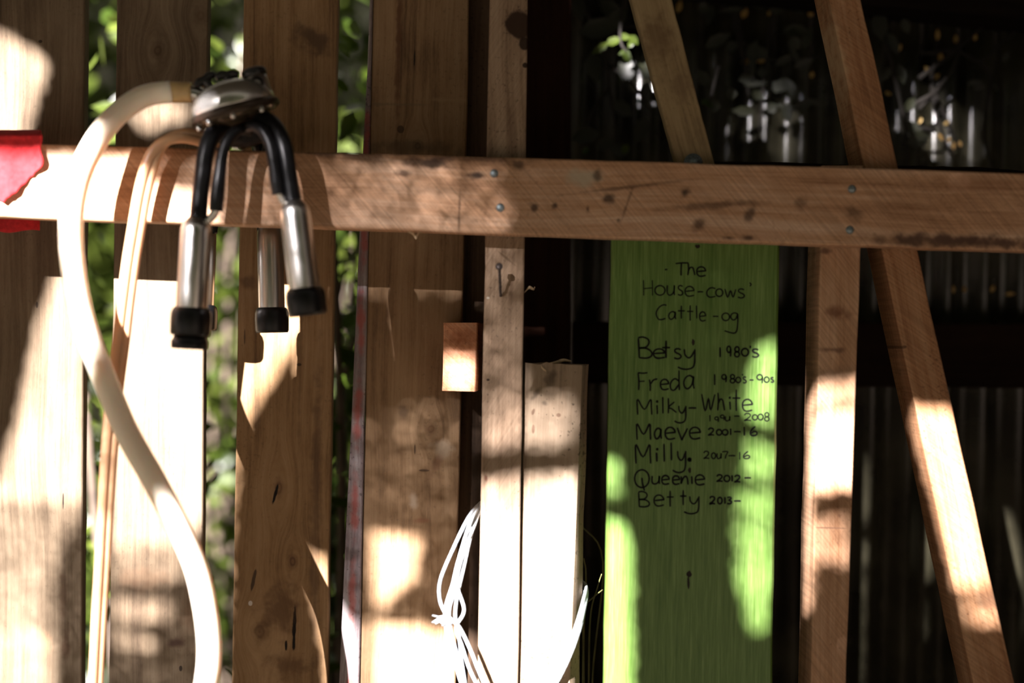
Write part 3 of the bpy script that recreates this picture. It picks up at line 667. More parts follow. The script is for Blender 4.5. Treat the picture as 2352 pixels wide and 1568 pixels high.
# two black wing knobs
for (kx, ky, tilt) in [(482, 199, -.35), (525, 192, .1)]:
    base = at(kx, ky, CY - .005)
    mb = MB(); kax = (ax + rt * tilt).normalized()
    lathe(mb, [(.0045, -.006), (.0055, .0), (.0065, .006), (.0065, .010), (.0, .010)], base, kax, 14)
    side = (rt * .95 + bk * .3).normalized(); side = (side - kax * side.dot(kax)).normalized()
    for s in (-1, 1):
        tube(mb, [base + kax * .010, base + kax * .0115 + side * .008 * s, base + kax * .009 + side * .0145 * s], [.0062, .0058, .0042], 10, 5)
    mb.build('wing_knob', m_rub2, cl)
# air valve post
pb0 = at(600, 232, CY - .008); pax = (at(586, 175, CY - .008) - pb0).normalized()
mb = MB(); lathe(mb, [(.0, -.012), (.0165, -.012), (.0160, .012), (.0150, .026), (.0146, .034), (.0, .034)], pb0, pax, 28)
vp = mb.build('valve_post', m_steel, cl)
mb = MB(); lathe(mb, [(.0150, .032), (.0158, .034), (.0158, .040), (.013, .0425), (.0, .043)], pb0, pax, 28)
mb.build('valve_cap', m_rub2, vp)
mb = MB(); lathe(mb, [(.0, 0), (.0095, 0), (.0095, .0015), (.0, .0015)], pb0 + pax * .021 + Vector((.002, -.0146, 0)), (.15, -1, .05), 22)
mb.build('valve_badge', simple('badge_black', (.02, .017, .015), .35), vp)
mb = MB(); pts = [pb0 + pax * .021 + Vector((.002, -.0164, 0)) + Vector((math.cos(a) * .0042, 0, math.sin(a) * .0042 - .001)) for a in [i * math.pi / 8 for i in range(17)]]
tube(mb, pts, .0006, 6, 1, smooth_path=False); mb.build('badge_ring', m_steel, vp)

# outlet nipple, sleeve and thick white hose
mb = MB(); tube(mb, [at(470, 226, CY), at(450, 217, CY), at(405, 212, CY - .002)], .0105, 16); mb.build('outlet_spout', m_steel, cl)
mb = MB(); tube(mb, [at(440, 212, CY - .002), at(415, 212, CY - .003), at(384, 211, CY - .004)], [.0128, .0135, .0136], 20); mb.build('hose_sleeve', m_sleeve, cl)
HY = -.085
hp = [(392, 211, -.036), (350, 216, -.042), (312, 231, -.05), (270, 262, -.058), (235, 302, -.066), (206, 350, -.074), (182, 405, -.08), (167, 470, HY), (163, 540, HY), (168, 610, HY), (180, 690, HY), (200, 765, HY), (228, 840, HY), (260, 920, HY), (297, 1003, HY), (352, 1100, HY), (404, 1200, HY), (449, 1300, HY), (472, 1400, HY), (481, 1490, HY), (474, 1570, HY), (455, 1660, HY), (420, 1780, HY), (380, 1900, HY), (360, 2060, HY), (352, 2300, HY)]
mb = MB(); tube(mb, [at(*q) for q in hp], [.0138, .0150, .0152, .0152, .0152, .0152], 24, 6); mb.build('milk_hose', m_hose, cl)

# twin pulse tube
tp = [(500, 335, .0), (460, 318, -.012), (425, 312, -.022), (390, 318, -.03), (362, 340, -.034), (343, 380, -.036), (327, 440, -.036), (313, 520, -.035), (300, 600, -.034), (287, 700, -.034), (275, 800, -.034), (262, 900, -.034), (253, 1000, -.034), (246, 1100, -.034), (240, 1200, -.034), (235, 1300, -.034), (229, 1400, -.034), (224, 1500, -.034), (219, 1600, -.034), (212, 1750, -.034), (205, 2000, -.034), (200, 2300, -.034)]
mb = MB()
sp = [(13, 10, 10, 8, 8)]
P0 = [at(x - 7, y + (4 if y < 360 else 0), d) for x, y, d in tp]
P1 = [at(x + (9 if y < 1000 else 9 - (y - 1000) * .004), y + (-5 if y < 360 else 0), d + .006) for x, y, d in tp]
tube(mb, P0, [.0073, .0073, .0070, .0064, .0060], 14, 5); tube(mb, P1, [.0073, .0073, .0070, .0060, .0055], 14, 5)
mb.build('twin_pulse_tube', m_twin, cl)

# teat cups
def cup(T, B, Y, wpx, lip=False, front=True):
    """T top centre px, B centre px of the shell's lower end; Y depth"""
    t = at(*T, Y); b = at(*B, Y); r = wpx / 2 / pxm(Y); axis = (t - b); Ln = axis.length; axis.normalize()
    mb = MB()
    if front: prof = [(r * .96, -.003), (r, .004), (r, Ln * .80), (r * .985, Ln * .86), (r * .93, Ln * .91), (r * .78, Ln * .955), (r * .62, Ln * .98), (r * .56, Ln), (0, Ln)]
    else: prof = [(r * .97, -.003), (r, .004), (r, Ln * .84), (r * .96, Ln * .90), (r * .86, Ln * .95), (r * .62, Ln * .985), (r * .30, Ln), (0, Ln)]
    lathe(mb, prof, b, axis, 36); s = mb.build('teat_cup_shell', m_steel, cl)
    mb = MB(); k = .033 if lip else .0315
    lathe(mb, [(0, -k), (r * 1.20, -k), (r * 1.27, -k + .003), (r * 1.29, -.013), (r * 1.27, -.005), (r * 1.18, .0005), (r * 1.04, .003), (r * .9, .003)], b, axis, 36)
    if lip:
        lathe(mb, [(0, -.050), (r * 1.10, -.050), (r * 1.16, -.048), (r * 1.17, -.040), (r * 1.08, -.0375), (r * 1.0, -.032)], b, axis, 36)
    mb.build('rubber_mouthpiece', m_rub, s)
    return t, b, axis, r
c1 = cup((452, 500), (440, 711), -.062, 72, lip=True)
c2 = cup((674, 460), (700, 667), -.062, 71)
c3 = cup((620, 512), (624, 711), .088, 60, front=False)
c4_ = cup((466, 512), (459, 705), .088, 64, front=False)
# thick short milk tubes
def hose(name, pts, r, n=16): 
    mb = MB(); tube(mb, [at(*q) for q in pts], r, n, 6); return mb.build(name, m_rub, cl)
hose('short_milk_tube', [(545, 300, -.02), (515, 292, -.034), (490, 308, -.048), (474, 345, -.058), (466, 400, -.062), (460, 450, -.062), (455, 508, -.062)], [.0115, .0115, .0112, .0108, .0105, .0112])
hose('short_milk_tube', [(575, 285, -.02), (602, 274, -.034), (630, 292, -.048), (650, 330, -.058), (660, 380, -.062), (667, 425, -.062), (674, 468, -.062)], [.0120, .0120, .0112, .0108, .0105, .0112])
hose('short_milk_tube', [(565, 295, -.01), (590, 290, .03), (608, 310, .062), (616, 380, .084), (619, 460, .088), (620, 520, .088)], [.0115, .0112, .0105, .0105])
hose('short_milk_tube', [(530, 300, -.01), (505, 292, .03), (485, 310, .062), (472, 380, .084), (468, 460, .088), (466, 520, .088)], [.0115, .0112, .0105, .0105])
# thin short pulse tubes with steel spigots
hose('short_pulse_tube', [(575, 300, -.04), (548, 298, -.054), (526, 318, -.062), (512, 352, -.066), (505, 398, -.068), (499, 450, -.068), (496, 484, -.067)], [.0072, .0072, .0072, .0072, .0078, .0092, .0088])
hose('short_pulse_tube', [(565, 296, -.045), (580, 289, -.058), (602, 300, -.066), (620, 332, -.069), (630, 380, -.070), (636, 420, -.069), (640, 446, -.068)], [.0072, .0072, .0072, .0072, .0078, .0092, .0086])
hose('short_pulse_tube', [(560, 300, 0), (580, 312, .035), (592, 350, .075), (598, 420, .085), (600, 500, .088), (604, 530, .088)], [.0072, .0072, .0075, .008])
hose('short_pulse_tube', [(535, 305, 0), (515, 315, .035), (500, 350, .070), (492, 420, .080), (490, 500, .084), (486, 535, .086)], [.0072, .0072, .0075, .008])
mb = MB(); tube(mb, [at(496, 478, -.067), at(491, 492, -.066), at(480, 505, -.064), at(470, 512, -.062)], .0052, 12); mb.build('pulse_spigot', m_steel2, cl)
mb = MB(); tube(mb, [at(640, 440, -.068), at(646, 453, -.066), at(654, 464, -.064), at(664, 472, -.062)], .0050, 12); mb.build('pulse_spigot', m_steel2, cl)
# rubber boss under the bowl that the tubes grow from
mb = MB(); tube(mb, [at(490, 308, -.02), at(520, 303, -.015), at(560, 300, -.012), at(600, 290, -.015), at(622, 280, -.02)], [.010, .019, .023, .021, .013], 18); mb.build('rubber_manifold', m_rub, cl)
for k in range(6):
    mb = MB(); c = at(598 + k * 5.4, 277 + k * 3.6, -.036 - k * .0022); lathe(mb, [(.0118, -.0007), (.0128, 0), (.0118, .0007)], c, (at(640, 310, -.05) - at(600, 276, -.034)), 18)
    mb.build('hose_rib', m_rub, cl)
# steel hanger hook over the rail
mb = MB(); tube(mb, [at(560, 300, -.01), at(560, 322, .0), at(556, 334, .02), at(556, 336, .05)], .006, 10); mb.build('hanger', m_steel, cl)

# ------------------------------------------------------------------ red cloth
m_cloth = simple('red_cloth', (.52, .030, .035), .9, var=.22, scale=160, bump=.5, spec=.15)
def cloth():
    v = []; f = []; nu, nv = 44, 60
    for i in range(nu + 1):
        s = i / nu; px = -120 + 215 * s                               # across
        front_end = 462 - max(0, (px - 12)) * .95 if px > 12 else 462
        if px < 12: front_end = 462 - (12 - px) * .05
        front_end += 9 * mnoise.noise(Vector((px * .10, 0, 0))) + 5 * mnoise.noise(Vector((px * .5, 3, 0)))
        back_end = 531 + 3 * math.sin(px * .06) 
        for j in range(nv + 1):
            t = j / nv
            if t < .40:                                               # front flap, bottom to top
                k = t / .40; py = front_end + (312 - front_end) * k; d = -.0065 - .004 * math.sin(px * .07 + k * 2.2) * (1 - k * .5) - .006 * (1 - k) * max(0, s - .6)
            elif t < .60:                                             # over the top
                k = (t - .40) / .20; py = 312 - 14 * math.sin(k * math.pi); d = -.010 + .066 * k
            else:
                k = (t - .60) / .40; py = 312 + (back_end - 312) * k; d = .056 + .004 * math.sin(px * .06 + k * 2)
            wob = 3 * mnoise.noise(Vector((px * .03, t * 5, 4)))
            x = px + wob + (2.5 * math.sin(t * 21) if i == nu else 0) - (14 * (t - .6) if t > .6 else 0) * s
            v.append(at(x, py + wob * .6, d))
    for i in range(nu):
        for j in range(nv):
            a = i * (nv + 1) + j; f.append([a, a + nv + 1, a + nv + 2, a + 1])
    o = mesh('red_cloth', v, f, m_cloth)
    sm = o.modifiers.new('thick', 'SOLIDIFY'); sm.thickness = .0018
    return o
tag(cloth(), 'red cloth with a frayed corner draped over the left end of the rail', 'cloth')

# ------------------------------------------------------------------ twine loops
m_twine = simple('pale_blue_twine', (.50, .55, .58), .8, var=.25, scale=300, bump=.5)
tw = root('baling_twine', at(1180, 1500, .03), 'pale blue baling twine looped around the short post and its upright', 'twine')
strands = [
    [(1125, 1140, .135), (1100, 1158, .085), (1075, 1190, .035), (1040, 1262, .03), (1012, 1330, .028), (1010, 1375, .026), (1025, 1410, .024), (1055, 1440, .022), (1080, 1490, .020), (1100, 1540, .018), (1125, 1590, .018), (1180, 1640, .02), (1230, 1610, .022), (1265, 1555, .026), (1295, 1500, .028), (1322, 1440, .034), (1342, 1370, .05), (1346, 1345, .09), (1330, 1330, .16)],
    [(1125, 1136, .14), (1102, 1162, .08), (1080, 1200, .033), (1052, 1290, .030), (1040, 1340, .028), (1026, 1385, .026), (1022, 1420, .026), (1030, 1470, .026), (1045, 1520, .024), (1065, 1580, .022), (1110, 1660, .02), (1200, 1690, .02), (1262, 1575, .024), (1290, 1520, .026), (1315, 1470, .030), (1334, 1410, .04), (1344, 1365, .06), (1340, 1345, .13)],
    [(1126, 1143, .135), (1104, 1170, .075), (1086, 1215, .036), (1058, 1280, .033), (1046, 1350, .03), (1032, 1400, .028), (1036, 1450, .026), (1052, 1510, .025), (1072, 1580, .024), (1120, 1650, .022), (1210, 1660, .022), (1268, 1568, .025), (1300, 1508, .027), (1326, 1452, .032), (1343, 1392, .045), (1347, 1352, .08), (1332, 1340, .15)],
    [(1124, 1138, .13), (1106, 1165, .08), (1084, 1220, .038), (1066, 1300, .035), (1050, 1370, .03), (1046, 1420, .028), (1056, 1470, .027), (1062, 1530, .026), (1080, 1600, .025), (1140, 1680, .022), (1215, 1670, .02), (1270, 1582, .024), (1298, 1530, .027), (1320, 1478, .031), (1338, 1420, .04), (1346, 1360, .075), (1338, 1350, .14)],
    [(1125, 1140, .128), (1103, 1160, .078), (1078, 1230, .037), (1050, 1330, .03), (1066, 1400, .026), (1048, 1440, .026), (1060, 1480, .026), (1090, 1560, .024), (1150, 1650, .022), (1225, 1640, .022), (1262, 1570, .027)],
]
for s in strands:
    mb = MB(); tube(mb, [at(*q) for q in s], .0024, 8, 8)
    mb.build('twine_strand', m_twine, tw)
mb = MB()
for k in range(9):
    a = at(1026 + R.uniform(-6, 14), 1424 + R.uniform(-8, 10), .024); b = a + Vector((R.uniform(-.018, .004), R.uniform(-.006, 0), R.uniform(-.006, .008)))
    tube(mb, [a, (a + b) / 2 + Vector((0, -.002, .002)), b], .0011, 6, 4)
lathe(mb, [(0, -.006), (.005, -.004), (.0062, 0), (.005, .004), (0, .006)], at(1030, 1426, .024), (1, 0, .4), 12)
mb.build('frayed_knot', m_twine, tw)

# ------------------------------------------------------------------ small bits
m_shav = simple('wood_shaving', (.58, .44, .28), .8, var=.3, scale=200)
def shaving(pts, w_, label):
    mb = MB(); P = catmull([at(*q) for q in pts], 4); v = []; f = []
    for i, q in enumerate(P):
        k = w_ * (1 - abs(2 * i / (len(P) - 1) - 1) * .6)
        v += [q + Vector((0, -.0005, k)), q + Vector((0, .0006, -k))]
    for i in range(len(P) - 1): f.append([2 * i, 2 * i + 1, 2 * i + 3, 2 * i + 2])
    mb.add(v, f); o = mb.build('wood_shaving', m_shav)
    s = o.modifiers.new('thick', 'SOLIDIFY'); s.thickness = .0008
    return tag(o, label, 'wood shaving')
shaving([(1204, 672, .06), (1211, 664, .055), (1217, 660, .055), (1226, 664, .06), (1229, 660, .062)], .0022, 'curled shaving stuck to the right edge of the nailed upright')
shaving([(1250, 838, .066), (1278, 832, .066), (1295, 827, .066), (1312, 830, .068)], .0024, 'pale curled shaving lying across the short post top')
shaving([(1240, 838, .05), (1246, 845, .046), (1254, 852, .0475)], .0018, 'small white splinter hanging from the front of the short post')
shaving([(935, 530, .02), (948, 536, .018), (956, 545, .018), (963, 533, .02), (972, 531, .022)], .0028, 'torn splinter hanging under the rail above the broad plank')

# dry weed stems between the post and the green board
m_stem = simple('dry_stem', (.20, .20, .07), .8, var=.3)
wd = root('weed', at(1345, 1568, .17), 'thin wiry weed growing in the gap left of the green board', 'weed'); wd.location.z = 0; wd.matrix_basis = Matrix.Translation((wd.location.x, wd.location.y, 0))
for s in ([(1345, 2000, .17), (1340, 1450, .17), (1342, 1395, .16), (1362, 1372, .12), (1384, 1354, .10)], [(1348, 2000, .18), (1352, 1600, .18), (1356, 1420, .17), (1372, 1350, .13), (1382, 1318, .11)], [(1335, 2000, .2), (1340, 1500, .19), (1346, 1330, .18), (1341, 1282, .17)], [(1362, 2000, .22), (1360, 1580, .2), (1385, 1290, .2), (1330, 1200, .24)]):
    mb = MB(); tube(mb, [at(*q) for q in s], [.0016, .0012, .0009], 6, 6); mb.build('stem', m_stem, wd)

# ------------------------------------------------------------------ foliage
def leafmat(name, a, b_, rough=.4, tr=.35):
    m, nt, b = newmat(name); N = nt.nodes.new; L = nt.links.new
    tc = N('ShaderNodeTexCoord'); n = N('ShaderNodeTexNoise'); n.inputs['Scale'].default_value = 9; n.inputs['Detail'].default_value = 2; L(tc.outputs['Object'], n.inputs['Vector'])
    cr = N('ShaderNodeValToRGB'); cr.color_ramp.elements[0].position = .35; cr.color_ramp.elements[1].position = .65
    cr.color_ramp.elements[0].color = c4(a); cr.color_ramp.elements[1].color = c4(b_); L(n.outputs['Fac'], cr.inputs[0])
    L(cr.outputs[0], b.inputs['Base Color']); b.inputs['Roughness'].default_value = rough
    t = N('ShaderNodeBsdfTranslucent'); L(cr.outputs[0], t.inputs[0])
    mx = N('ShaderNodeMixShader'); mx.inputs[0].default_value = tr; L(b.outputs[0], mx.inputs[1]); L(t.outputs[0], mx.inputs[2])
    out = [q for q in nt.nodes if q.type == 'OUTPUT_MATERIAL'][0]; L(mx.outputs[0], out.inputs[0])
    return m
m_leaf = leafmat('glossy_leaf', (.02, .042, .005), (.075, .118, .014), .24)
m_leaf2 = leafmat('pale_leaf', (.028, .05, .006), (.115, .15, .025), .28)
m_leaf3 = leafmat('shade_tree_leaf', (.05, .085, .015), (.10, .14, .03), .6, .05)
m_dleaf = leafmat('dark_leaf', (.010, .012, .005), (.022, .024, .010), .5, .1)
m_gold = leafmat('gold_reflection_leaf', (.38, .20, .05), (.62, .42, .14), .6, .3)
m_bark = simple('bark', (.09, .065, .045), .9, var=.4, scale=25, bump=.6)
m_twig = simple('grey_twig', (.012, .009, .006), .9, var=.3)
def leaf(v, f, p, d, n, L_, W):
    s = d.cross(n).normalized(); b = len(v)
    v += [p, p + d * L_ * .3 + s * W * .45 + n * W * .12, p + d * L_ * .65 + s * W * .42 + n * W * .10, p + d * L_, p + d * L_ * .65 - s * W * .42 + n * W * .10, p + d * L_ * .3 - s * W * .45 + n * W * .12]
    f += [[b, b + 1, b + 2, b + 3], [b + 3, b + 4, b + 5, b]]
def rvec(r): 
    while True:
        q = Vector((r.uniform(-1, 1), r.uniform(-1, 1), r.uniform(-1, 1)))
        if .05 < q.length < 1: return q.normalized()
def shrub(name, cx, cy, rx, ry, z0, z1, n, Lf, mat, label, cat, seed, group=None):
    r = random.Random(seed)
    rt_ = root(name, (cx, cy, 0), label, cat, group)
    mb = MB(); tips = []
    for k in range(12):
        a = r.uniform(0, 6.28); rr = r.uniform(.3, 1); e = Vector((cx + rx * rr * math.cos(a), cy + ry * rr * math.sin(a), z0 + (z1 - z0) * r.uniform(.5, 1)))
        s = Vector((cx + r.uniform(-.05, .05), cy + r.uniform(-.05, .05), 0)); m_ = s.lerp(e, .5) + Vector((r.uniform(-.08, .08), r.uniform(-.08, .08), .1))
        tube(mb, [s, m_, e], [.011, .008, .003], 7, 6); tips.append((s, m_, e))
    mb.build('branches', m_bark, rt_)
    v = []; f = []
    for i in range(n):
        if i % 3 == 0:
            s, m_, e = r.choice(tips); t = r.uniform(.35, 1); p_ = (s.lerp(m_, t * 2) if t < .5 else m_.lerp(e, t * 2 - 1)) + rvec(r) * .06
        else:
            a = r.uniform(0, 6.28); q = math.sqrt(r.uniform(0, 1)); p_ = Vector((cx + rx * q * math.cos(a), cy + ry * q * math.sin(a), r.uniform(z0, z1)))
        d = (rvec(r) + Vector((0, -.2, -.35))).normalized(); nn = rvec(r); L_ = Lf * r.uniform(.6, 1.3)
        leaf(v, f, p_, d, nn, L_, L_ * r.uniform(.4, .6))
    mesh('foliage', v, f, mat, rt_)
    return rt_
shrub('leafy_shrub', -1.02, .66, .14, .2, .35, 1.9, 420, .055, m_leaf, 'glossy green shrub behind the gap left of the knotty plank', 'shrub', 31, 'shrubs behind the fence')
shrub('leafy_shrub', -.67, .72, .14, .2, .35, 1.9, 380, .045, m_leaf2, 'pale green shrub behind the gap between hose and teat cups', 'shrub', 32, 'shrubs behind the fence')
shrub('leafy_shrub', -.33, .66, .14, .2, .35, 1.9, 420, .05, m_leaf, 'dark green shrub behind the gap beside the painted batten', 'shrub', 33, 'shrubs behind the fence')
shrub('leafy_bush', -1.55, 1.5, .42, .3, .3, 2.2, 1500, .06, m_leaf2, 'sunlit bush further back, behind the leftmost gap of the fence', 'bush', 34, 'bushes behind the shrubs')
shrub('leafy_bush', -.62, 1.6, .42, .3, .3, 2.2, 1500, .06, m_leaf2, 'sunlit bush further back, behind the gap beside the teat cups', 'bush', 35, 'bushes behind the shrubs')
shrub('leafy_bush', .31, 1.6, .42, .3, .3, 2.2, 1500, .06, m_leaf, 'dim bush further back, behind the gap beside the painted batten', 'bush', 36, 'bushes behind the shrubs')
for k, (x, y, rx) in enumerate([(-3.15, 2.9, .98), (-1.1, 2.9, .98), (.95, 2.9, .98)]):
    shrub('hedge', x, y, rx, .6, 0, 2.7, 9500, .10, [m_leaf2, m_leaf2, m_leaf][k], ['tall hedge far behind the left end of the fence', 'tall hedge far behind the middle of the fence', 'tall hedge far behind the corrugated wall'][k], 'hedge', 40 + k, 'hedges in the background')

# dark vine and twigs in front of the corrugated wall
def vine(name, twigs, lv, lmat, label, seed):
    near = lambda Y: .40 + (Y - .6) * .5
    twigs = [([(t[0][0], -1780, t[0][2])] if t[0][1] <= -150 else []) + list(t) for t in twigs]
    twigs = [[(a, b_, near(c)) for a, b_, c in t] for t in twigs]; lv = [(a, b_, near(c), d, e, g) for a, b_, c, d, e, g in lv]
    r = random.Random(seed); base = at(twigs[0][0][0], twigs[0][0][1], twigs[0][0][2])
    rt_ = root(name, base, label, 'vine')
    for s in twigs:
        mb = MB(); tube(mb, [at(*q) for q in s], [.004, .003, .0018], 7, 5); mb.build('twig', m_twig, rt_)
    v = []; f = []
    for (px, py, Y, L_, W, ang) in lv:
        p_ = at(px, py, Y); d = (RIGHT * math.cos(ang) + UP * math.sin(ang)).normalized()
        leaf(v, f, p_ - d * L_ * .5 / pxm(Y), d, (Vector((r.uniform(-.3, .3), -1, r.uniform(-.3, .3)))).normalized(), L_ / pxm(Y), W / pxm(Y))
    mesh('leaves', v, f, lmat, rt_)
    return rt_
vine('hanging_vine', [[(1330, -200, .7), (1340, 0, .7), (1380, 90, .69), (1400, 200, .7), (1420, 330, .7)], [(1380, 90, .69), (1450, 60, .7), (1500, 90, .7)], [(1400, 200, .7), (1360, 260, .7), (1345, 330, .7)], [(1400, 150, .7), (1450, 190, .7), (1500, 260, .7)]],
     [(1380, 65, .68, 110, 52, .2), (1365, 155, .68, 76, 42, -1.4), (1440, 160, .69, 70, 44, -1.7), (1480, 155, .69, 70, 30, -1.5), (1345, 312, .68, 70, 44, .2), (1420, 40, .69, 60, 40, .8), (1400, 20, .7, 70, 40, 2.4), (1430, 250, .7, 60, 36, -.6), (1470, 300, .7, 70, 40, -2), (1390, 330, .7, 50, 30, .4), (1500, 20, .7, 60, 40, -1), (1330, 20, .7, 60, 34, -1.2), (1420, 345, .7, 50, 34, 2.8)], m_dleaf,
     'dark broad leaved vine hanging above the rail left of the short pine brace', 51)
vine('hanging_vine', [[(2010, -150, .7), (2030, 60, .7), (2060, 200, .7), (2085, 330, .7), (2080, 395, .7)], [(2110, 180, .72), (2190, 120, .72), (2260, 60, .72), (2352, 10, .72)], [(2110, 250, .71), (2180, 170, .71), (2210, 100, .71)], [(2120, 122, .72), (2200, 118, .72), (2250, 140, .72), (2300, 100, .72), (2352, 55, .72)], [(2250, 140, .72), (2275, 180, .72), (2260, 300, .72), (2280, 390, .72)], [(2080, 250, .7), (2150, 210, .7), (2156, 190, .7)], [(2150, 300, .71), (2100, 290, .71)]],
     [(2050, 100, .69, 60, 30, -1.1), (2070, 170, .69, 50, 24, -1.3), (2035, 170, .7, 40, 22, -2.2), (2100, 300, .69, 60, 34, -.9), (2110, 320, .69, 60, 40, .3), (2240, 190, .71, 40, 14, .1), (2250, 200, .71, 30, 14, .2), (2310, 130, .71, 30, 16, 1), (2080, 60, .7, 40, 24, -1.2), (2020, 60, .69, 70, 40, -1.4), (2090, 240, .69, 40, 26, 1), (2285, 200, .71, 24, 12, -1.1)], m_dleaf,
     'bare dark twiggy vine at the upper right, beyond the long leaning brace', 52)
vine('hanging_vine', [[(1650, -150, .74), (1680, 0, .74), (1700, 90, .74), (1790, 140, .74), (1880, 130, .74)], [(1700, 90, .74), (1720, 220, .74)], [(1780, 0, .74), (1760, 140, .74), (1740, 330, .74)]],
     [(1700 + r_.uniform(-90, 170), r_.uniform(-20, 260), .73, r_.uniform(24, 70), r_.uniform(14, 34), r_.uniform(0, 6.28)) for r_ in [random.Random(77)] for _ in range(44)], m_dleaf,
     'dense dark vine hanging between the two leaning braces', 53)
rg = random.Random(78)  # golden leaf shapes put in for reflections in the corrugated sheet
vine('gold_reflection_spray', [[(2160, 20, .78), (2150, 120, .78), (2140, 200, .78), (2160, 300, .78), (2190, 360, .78)], [(1700, 60, .78), (1720, 150, .78), (1740, 190, .78)], [(2140, 200, .78), (2200, 330, .78)]],
     [(2153, 80, .77, 26, 12, 1.5), (2160, 130, .77, 22, 12, 1.4), (2152, 175, .77, 18, 10, .8), (2130, 160, .77, 22, 12, 2.2), (2113, 275, .77, 20, 11, 1.3), (2160, 315, .77, 22, 11, -1), (2174, 283, .77, 14, 10, .5), (2190, 335, .77, 18, 10, 1.5), (2060, 30, .77, 28, 16, .4), (2065, 110, .77, 20, 12, 1), (2040, 215, .77, 16, 10, -.4), (1975, 15, .77, 26, 12, -.6), (1720, 142, .77, 40, 14, .1), (1745, 138, .77, 30, 14, -.3), (1710, 30, .77, 26, 16, 1.2), (1770, 30, .77, 18, 14, .6), (1560, 15, .77, 30, 14, 1.3), (1865, 172, .77, 16, 10, 1.4), (1862, 30, .77, 20, 14, 1.3), (1630, 240, .77, 18, 12, -.6), (2195, 90, .77, 20, 10, 1.5), (2240, 85, .77, 18, 9, 1.5), (2180, 320, .77, 14, 8, 1.2), (2205, 330, .77, 14, 8, 1.8), (2215, 664, .77, 16, 10, 1.5), (2280, 663, .77, 18, 10, 1.2), (2320, 675, .77, 24, 10, .1), (2190, 664, .77, 18, 8, 1.6)], m_gold,
     'spray of small golden leaves standing in for reflections on the corrugated wall', 54)
vine('leafy_sprig', [[(1440, -150, .6), (1430, 0, .6), (1425, 90, .6), (1440, 120, .6)], [(1650, 150, .6), (1630, 240, .6)]],
     [(1410, 95, .6, 40, 24, .4), (1435, 85, .6, 30, 18, -.2), (1455, 92, .6, 30, 22, -.8), (1450, 100, .6, 24, 14, .9), (1432, 120, .6, 26, 12, .5), (1380, 110, .6, 50, 18, .6), (1628, 238, .6, 24, 18, -.8), (1616, 233, .6, 18, 12, 1), (1440, 130, .6, 40, 20, -1.2), (1345, 345, .6, 22, 18, 1), (1437, 342, .6, 26, 20, 1.2)], m_leaf2,
     'small bright green sprig of leaves left of the short pine brace', 55)

# ------------------------------------------------------------------ unseen shade tree, crown shaped to cast the sun patches
def sunuv(px, py, Y):
    q = at(px, py, Y); return (q.x - SA * q.y, q.z + SE * q.y)
LIT = []   # where the crown is open: outlines of the light falling on the timbers
def lit(Y, pts, prob=1.0): LIT.append(([sunuv(x, y, Y) for x, y in pts], prob))
PK = .18; SY0 = .045
lit(PK, [(-120, 40), (0, 70), (118, 140), (80, 232), (62, 345), (-120, 345)])
lit(PK, [(132, 600), (200, 600), (200, 1150), (-60, 1150), (10, 1080), (45, 940), (60, 860), (85, 750)])
lit(PK, [(-120, 1145), (200, 1145), (200, 1185), (155, 1200), (128, 1290), (125, 1640), (-120, 1640)], .45)
lit(PK, [(-120, 1440), (110, 1450), (120, 1640), (-120, 1640)], .8)
lit(-.034, [(303, 540), (338, 540), (300, 850), (262, 1180), (225, 1180), (255, 850)], .5)
lit(PK, [(285, 262), (320, 210), (445, 235), (430, 275), (330, 305)], .7)
lit(PK, [(240, 560), (485, 560), (480, 1180), (420, 1250), (250, 1260)])
lit(PK, [(250, 1260), (440, 1250), (420, 1330), (250, 1345)], .55)
lit(PK, [(255, 1370), (400, 1380), (390, 1425), (255, 1430)], .7)
lit(PK, [(255, 1450), (355, 1465), (350, 1495), (255, 1480)], .8)
lit(PK, [(500, 560), (690, 600), (705, 735), (640, 850), (545, 1005), (520, 1000)])
lit(PK, [(852, 1222), (970, 1232), (945, 1335), (895, 1370), (866, 1430)])
lit(PK, [(855, 1430), (1065, 1450), (1065, 1640), (850, 1640)])
lit(PK, [(770, 1430), (830, 1430), (830, 1640), (770, 1640)])
lit(0, [(-120, 354), (330, 360), (322, 530), (-120, 530)])
lit(0, [(330, 350), (1150, 374), (1150, 545), (330, 522)], .06)
lit(SY0, [(1095, 470), (1215, 470), (1210, 960), (1090, 960)], .06)
lit(PK, [(800, 960), (1075, 900), (1060, 1640), (780, 1640)], .035)
lit(PK, [(-80, 1000), (480, 1000), (470, 1640), (-80, 1640)], .035)
lit(.03, [(1000, 1230), (1060, 1180), (1112, 1150), (1112, 1640), (1045, 1640), (1000, 1400)])
lit(-.066, [(408, 505), (452, 505), (440, 700), (400, 700)])
lit(-.066, [(645, 480), (688, 475), (708, 650), (670, 655)], .5)
lit(-.06, [(428, 240), (505, 232), (520, 262), (440, 300)])
lit(-.085, [(150, 320), (245, 330), (200, 520), (140, 520)])
lit(-.085, [(380, 1130), (440, 1150), (510, 1350), (510, 1640), (440, 1640), (450, 1420)])
lit(-.034, [(215, 1180), (260, 1180), (245, 1640), (200, 1640)])
SY = .045
lit(SY, [(1090, 1240), (1200, 1190), (1330, 1150), (1345, 1400), (1345, 1640), (1090, 1640)])
lit(SY, [(1095, 1100), (1335, 1080), (1335, 1200), (1095, 1250)], .55)
lit(SY, [(1105, 950), (1205, 920), (1320, 900), (1325, 1020), (1110, 1040)], .3)
lit(.09, [(1012, 815), (1105, 820), (1100, 905), (1010, 905)], .75)
lit(SY, [(1375, 1185), (1430, 1195), (1452, 1240), (1452, 1640), (1370, 1640)])
lit(SY, [(1380, 1050), (1425, 1055), (1432, 1140), (1380, 1150)], .55)
lit(SY, [(1745, 795), (1800, 775), (1800, 930), (1775, 985), (1712, 965), (1718, 870)], .55)
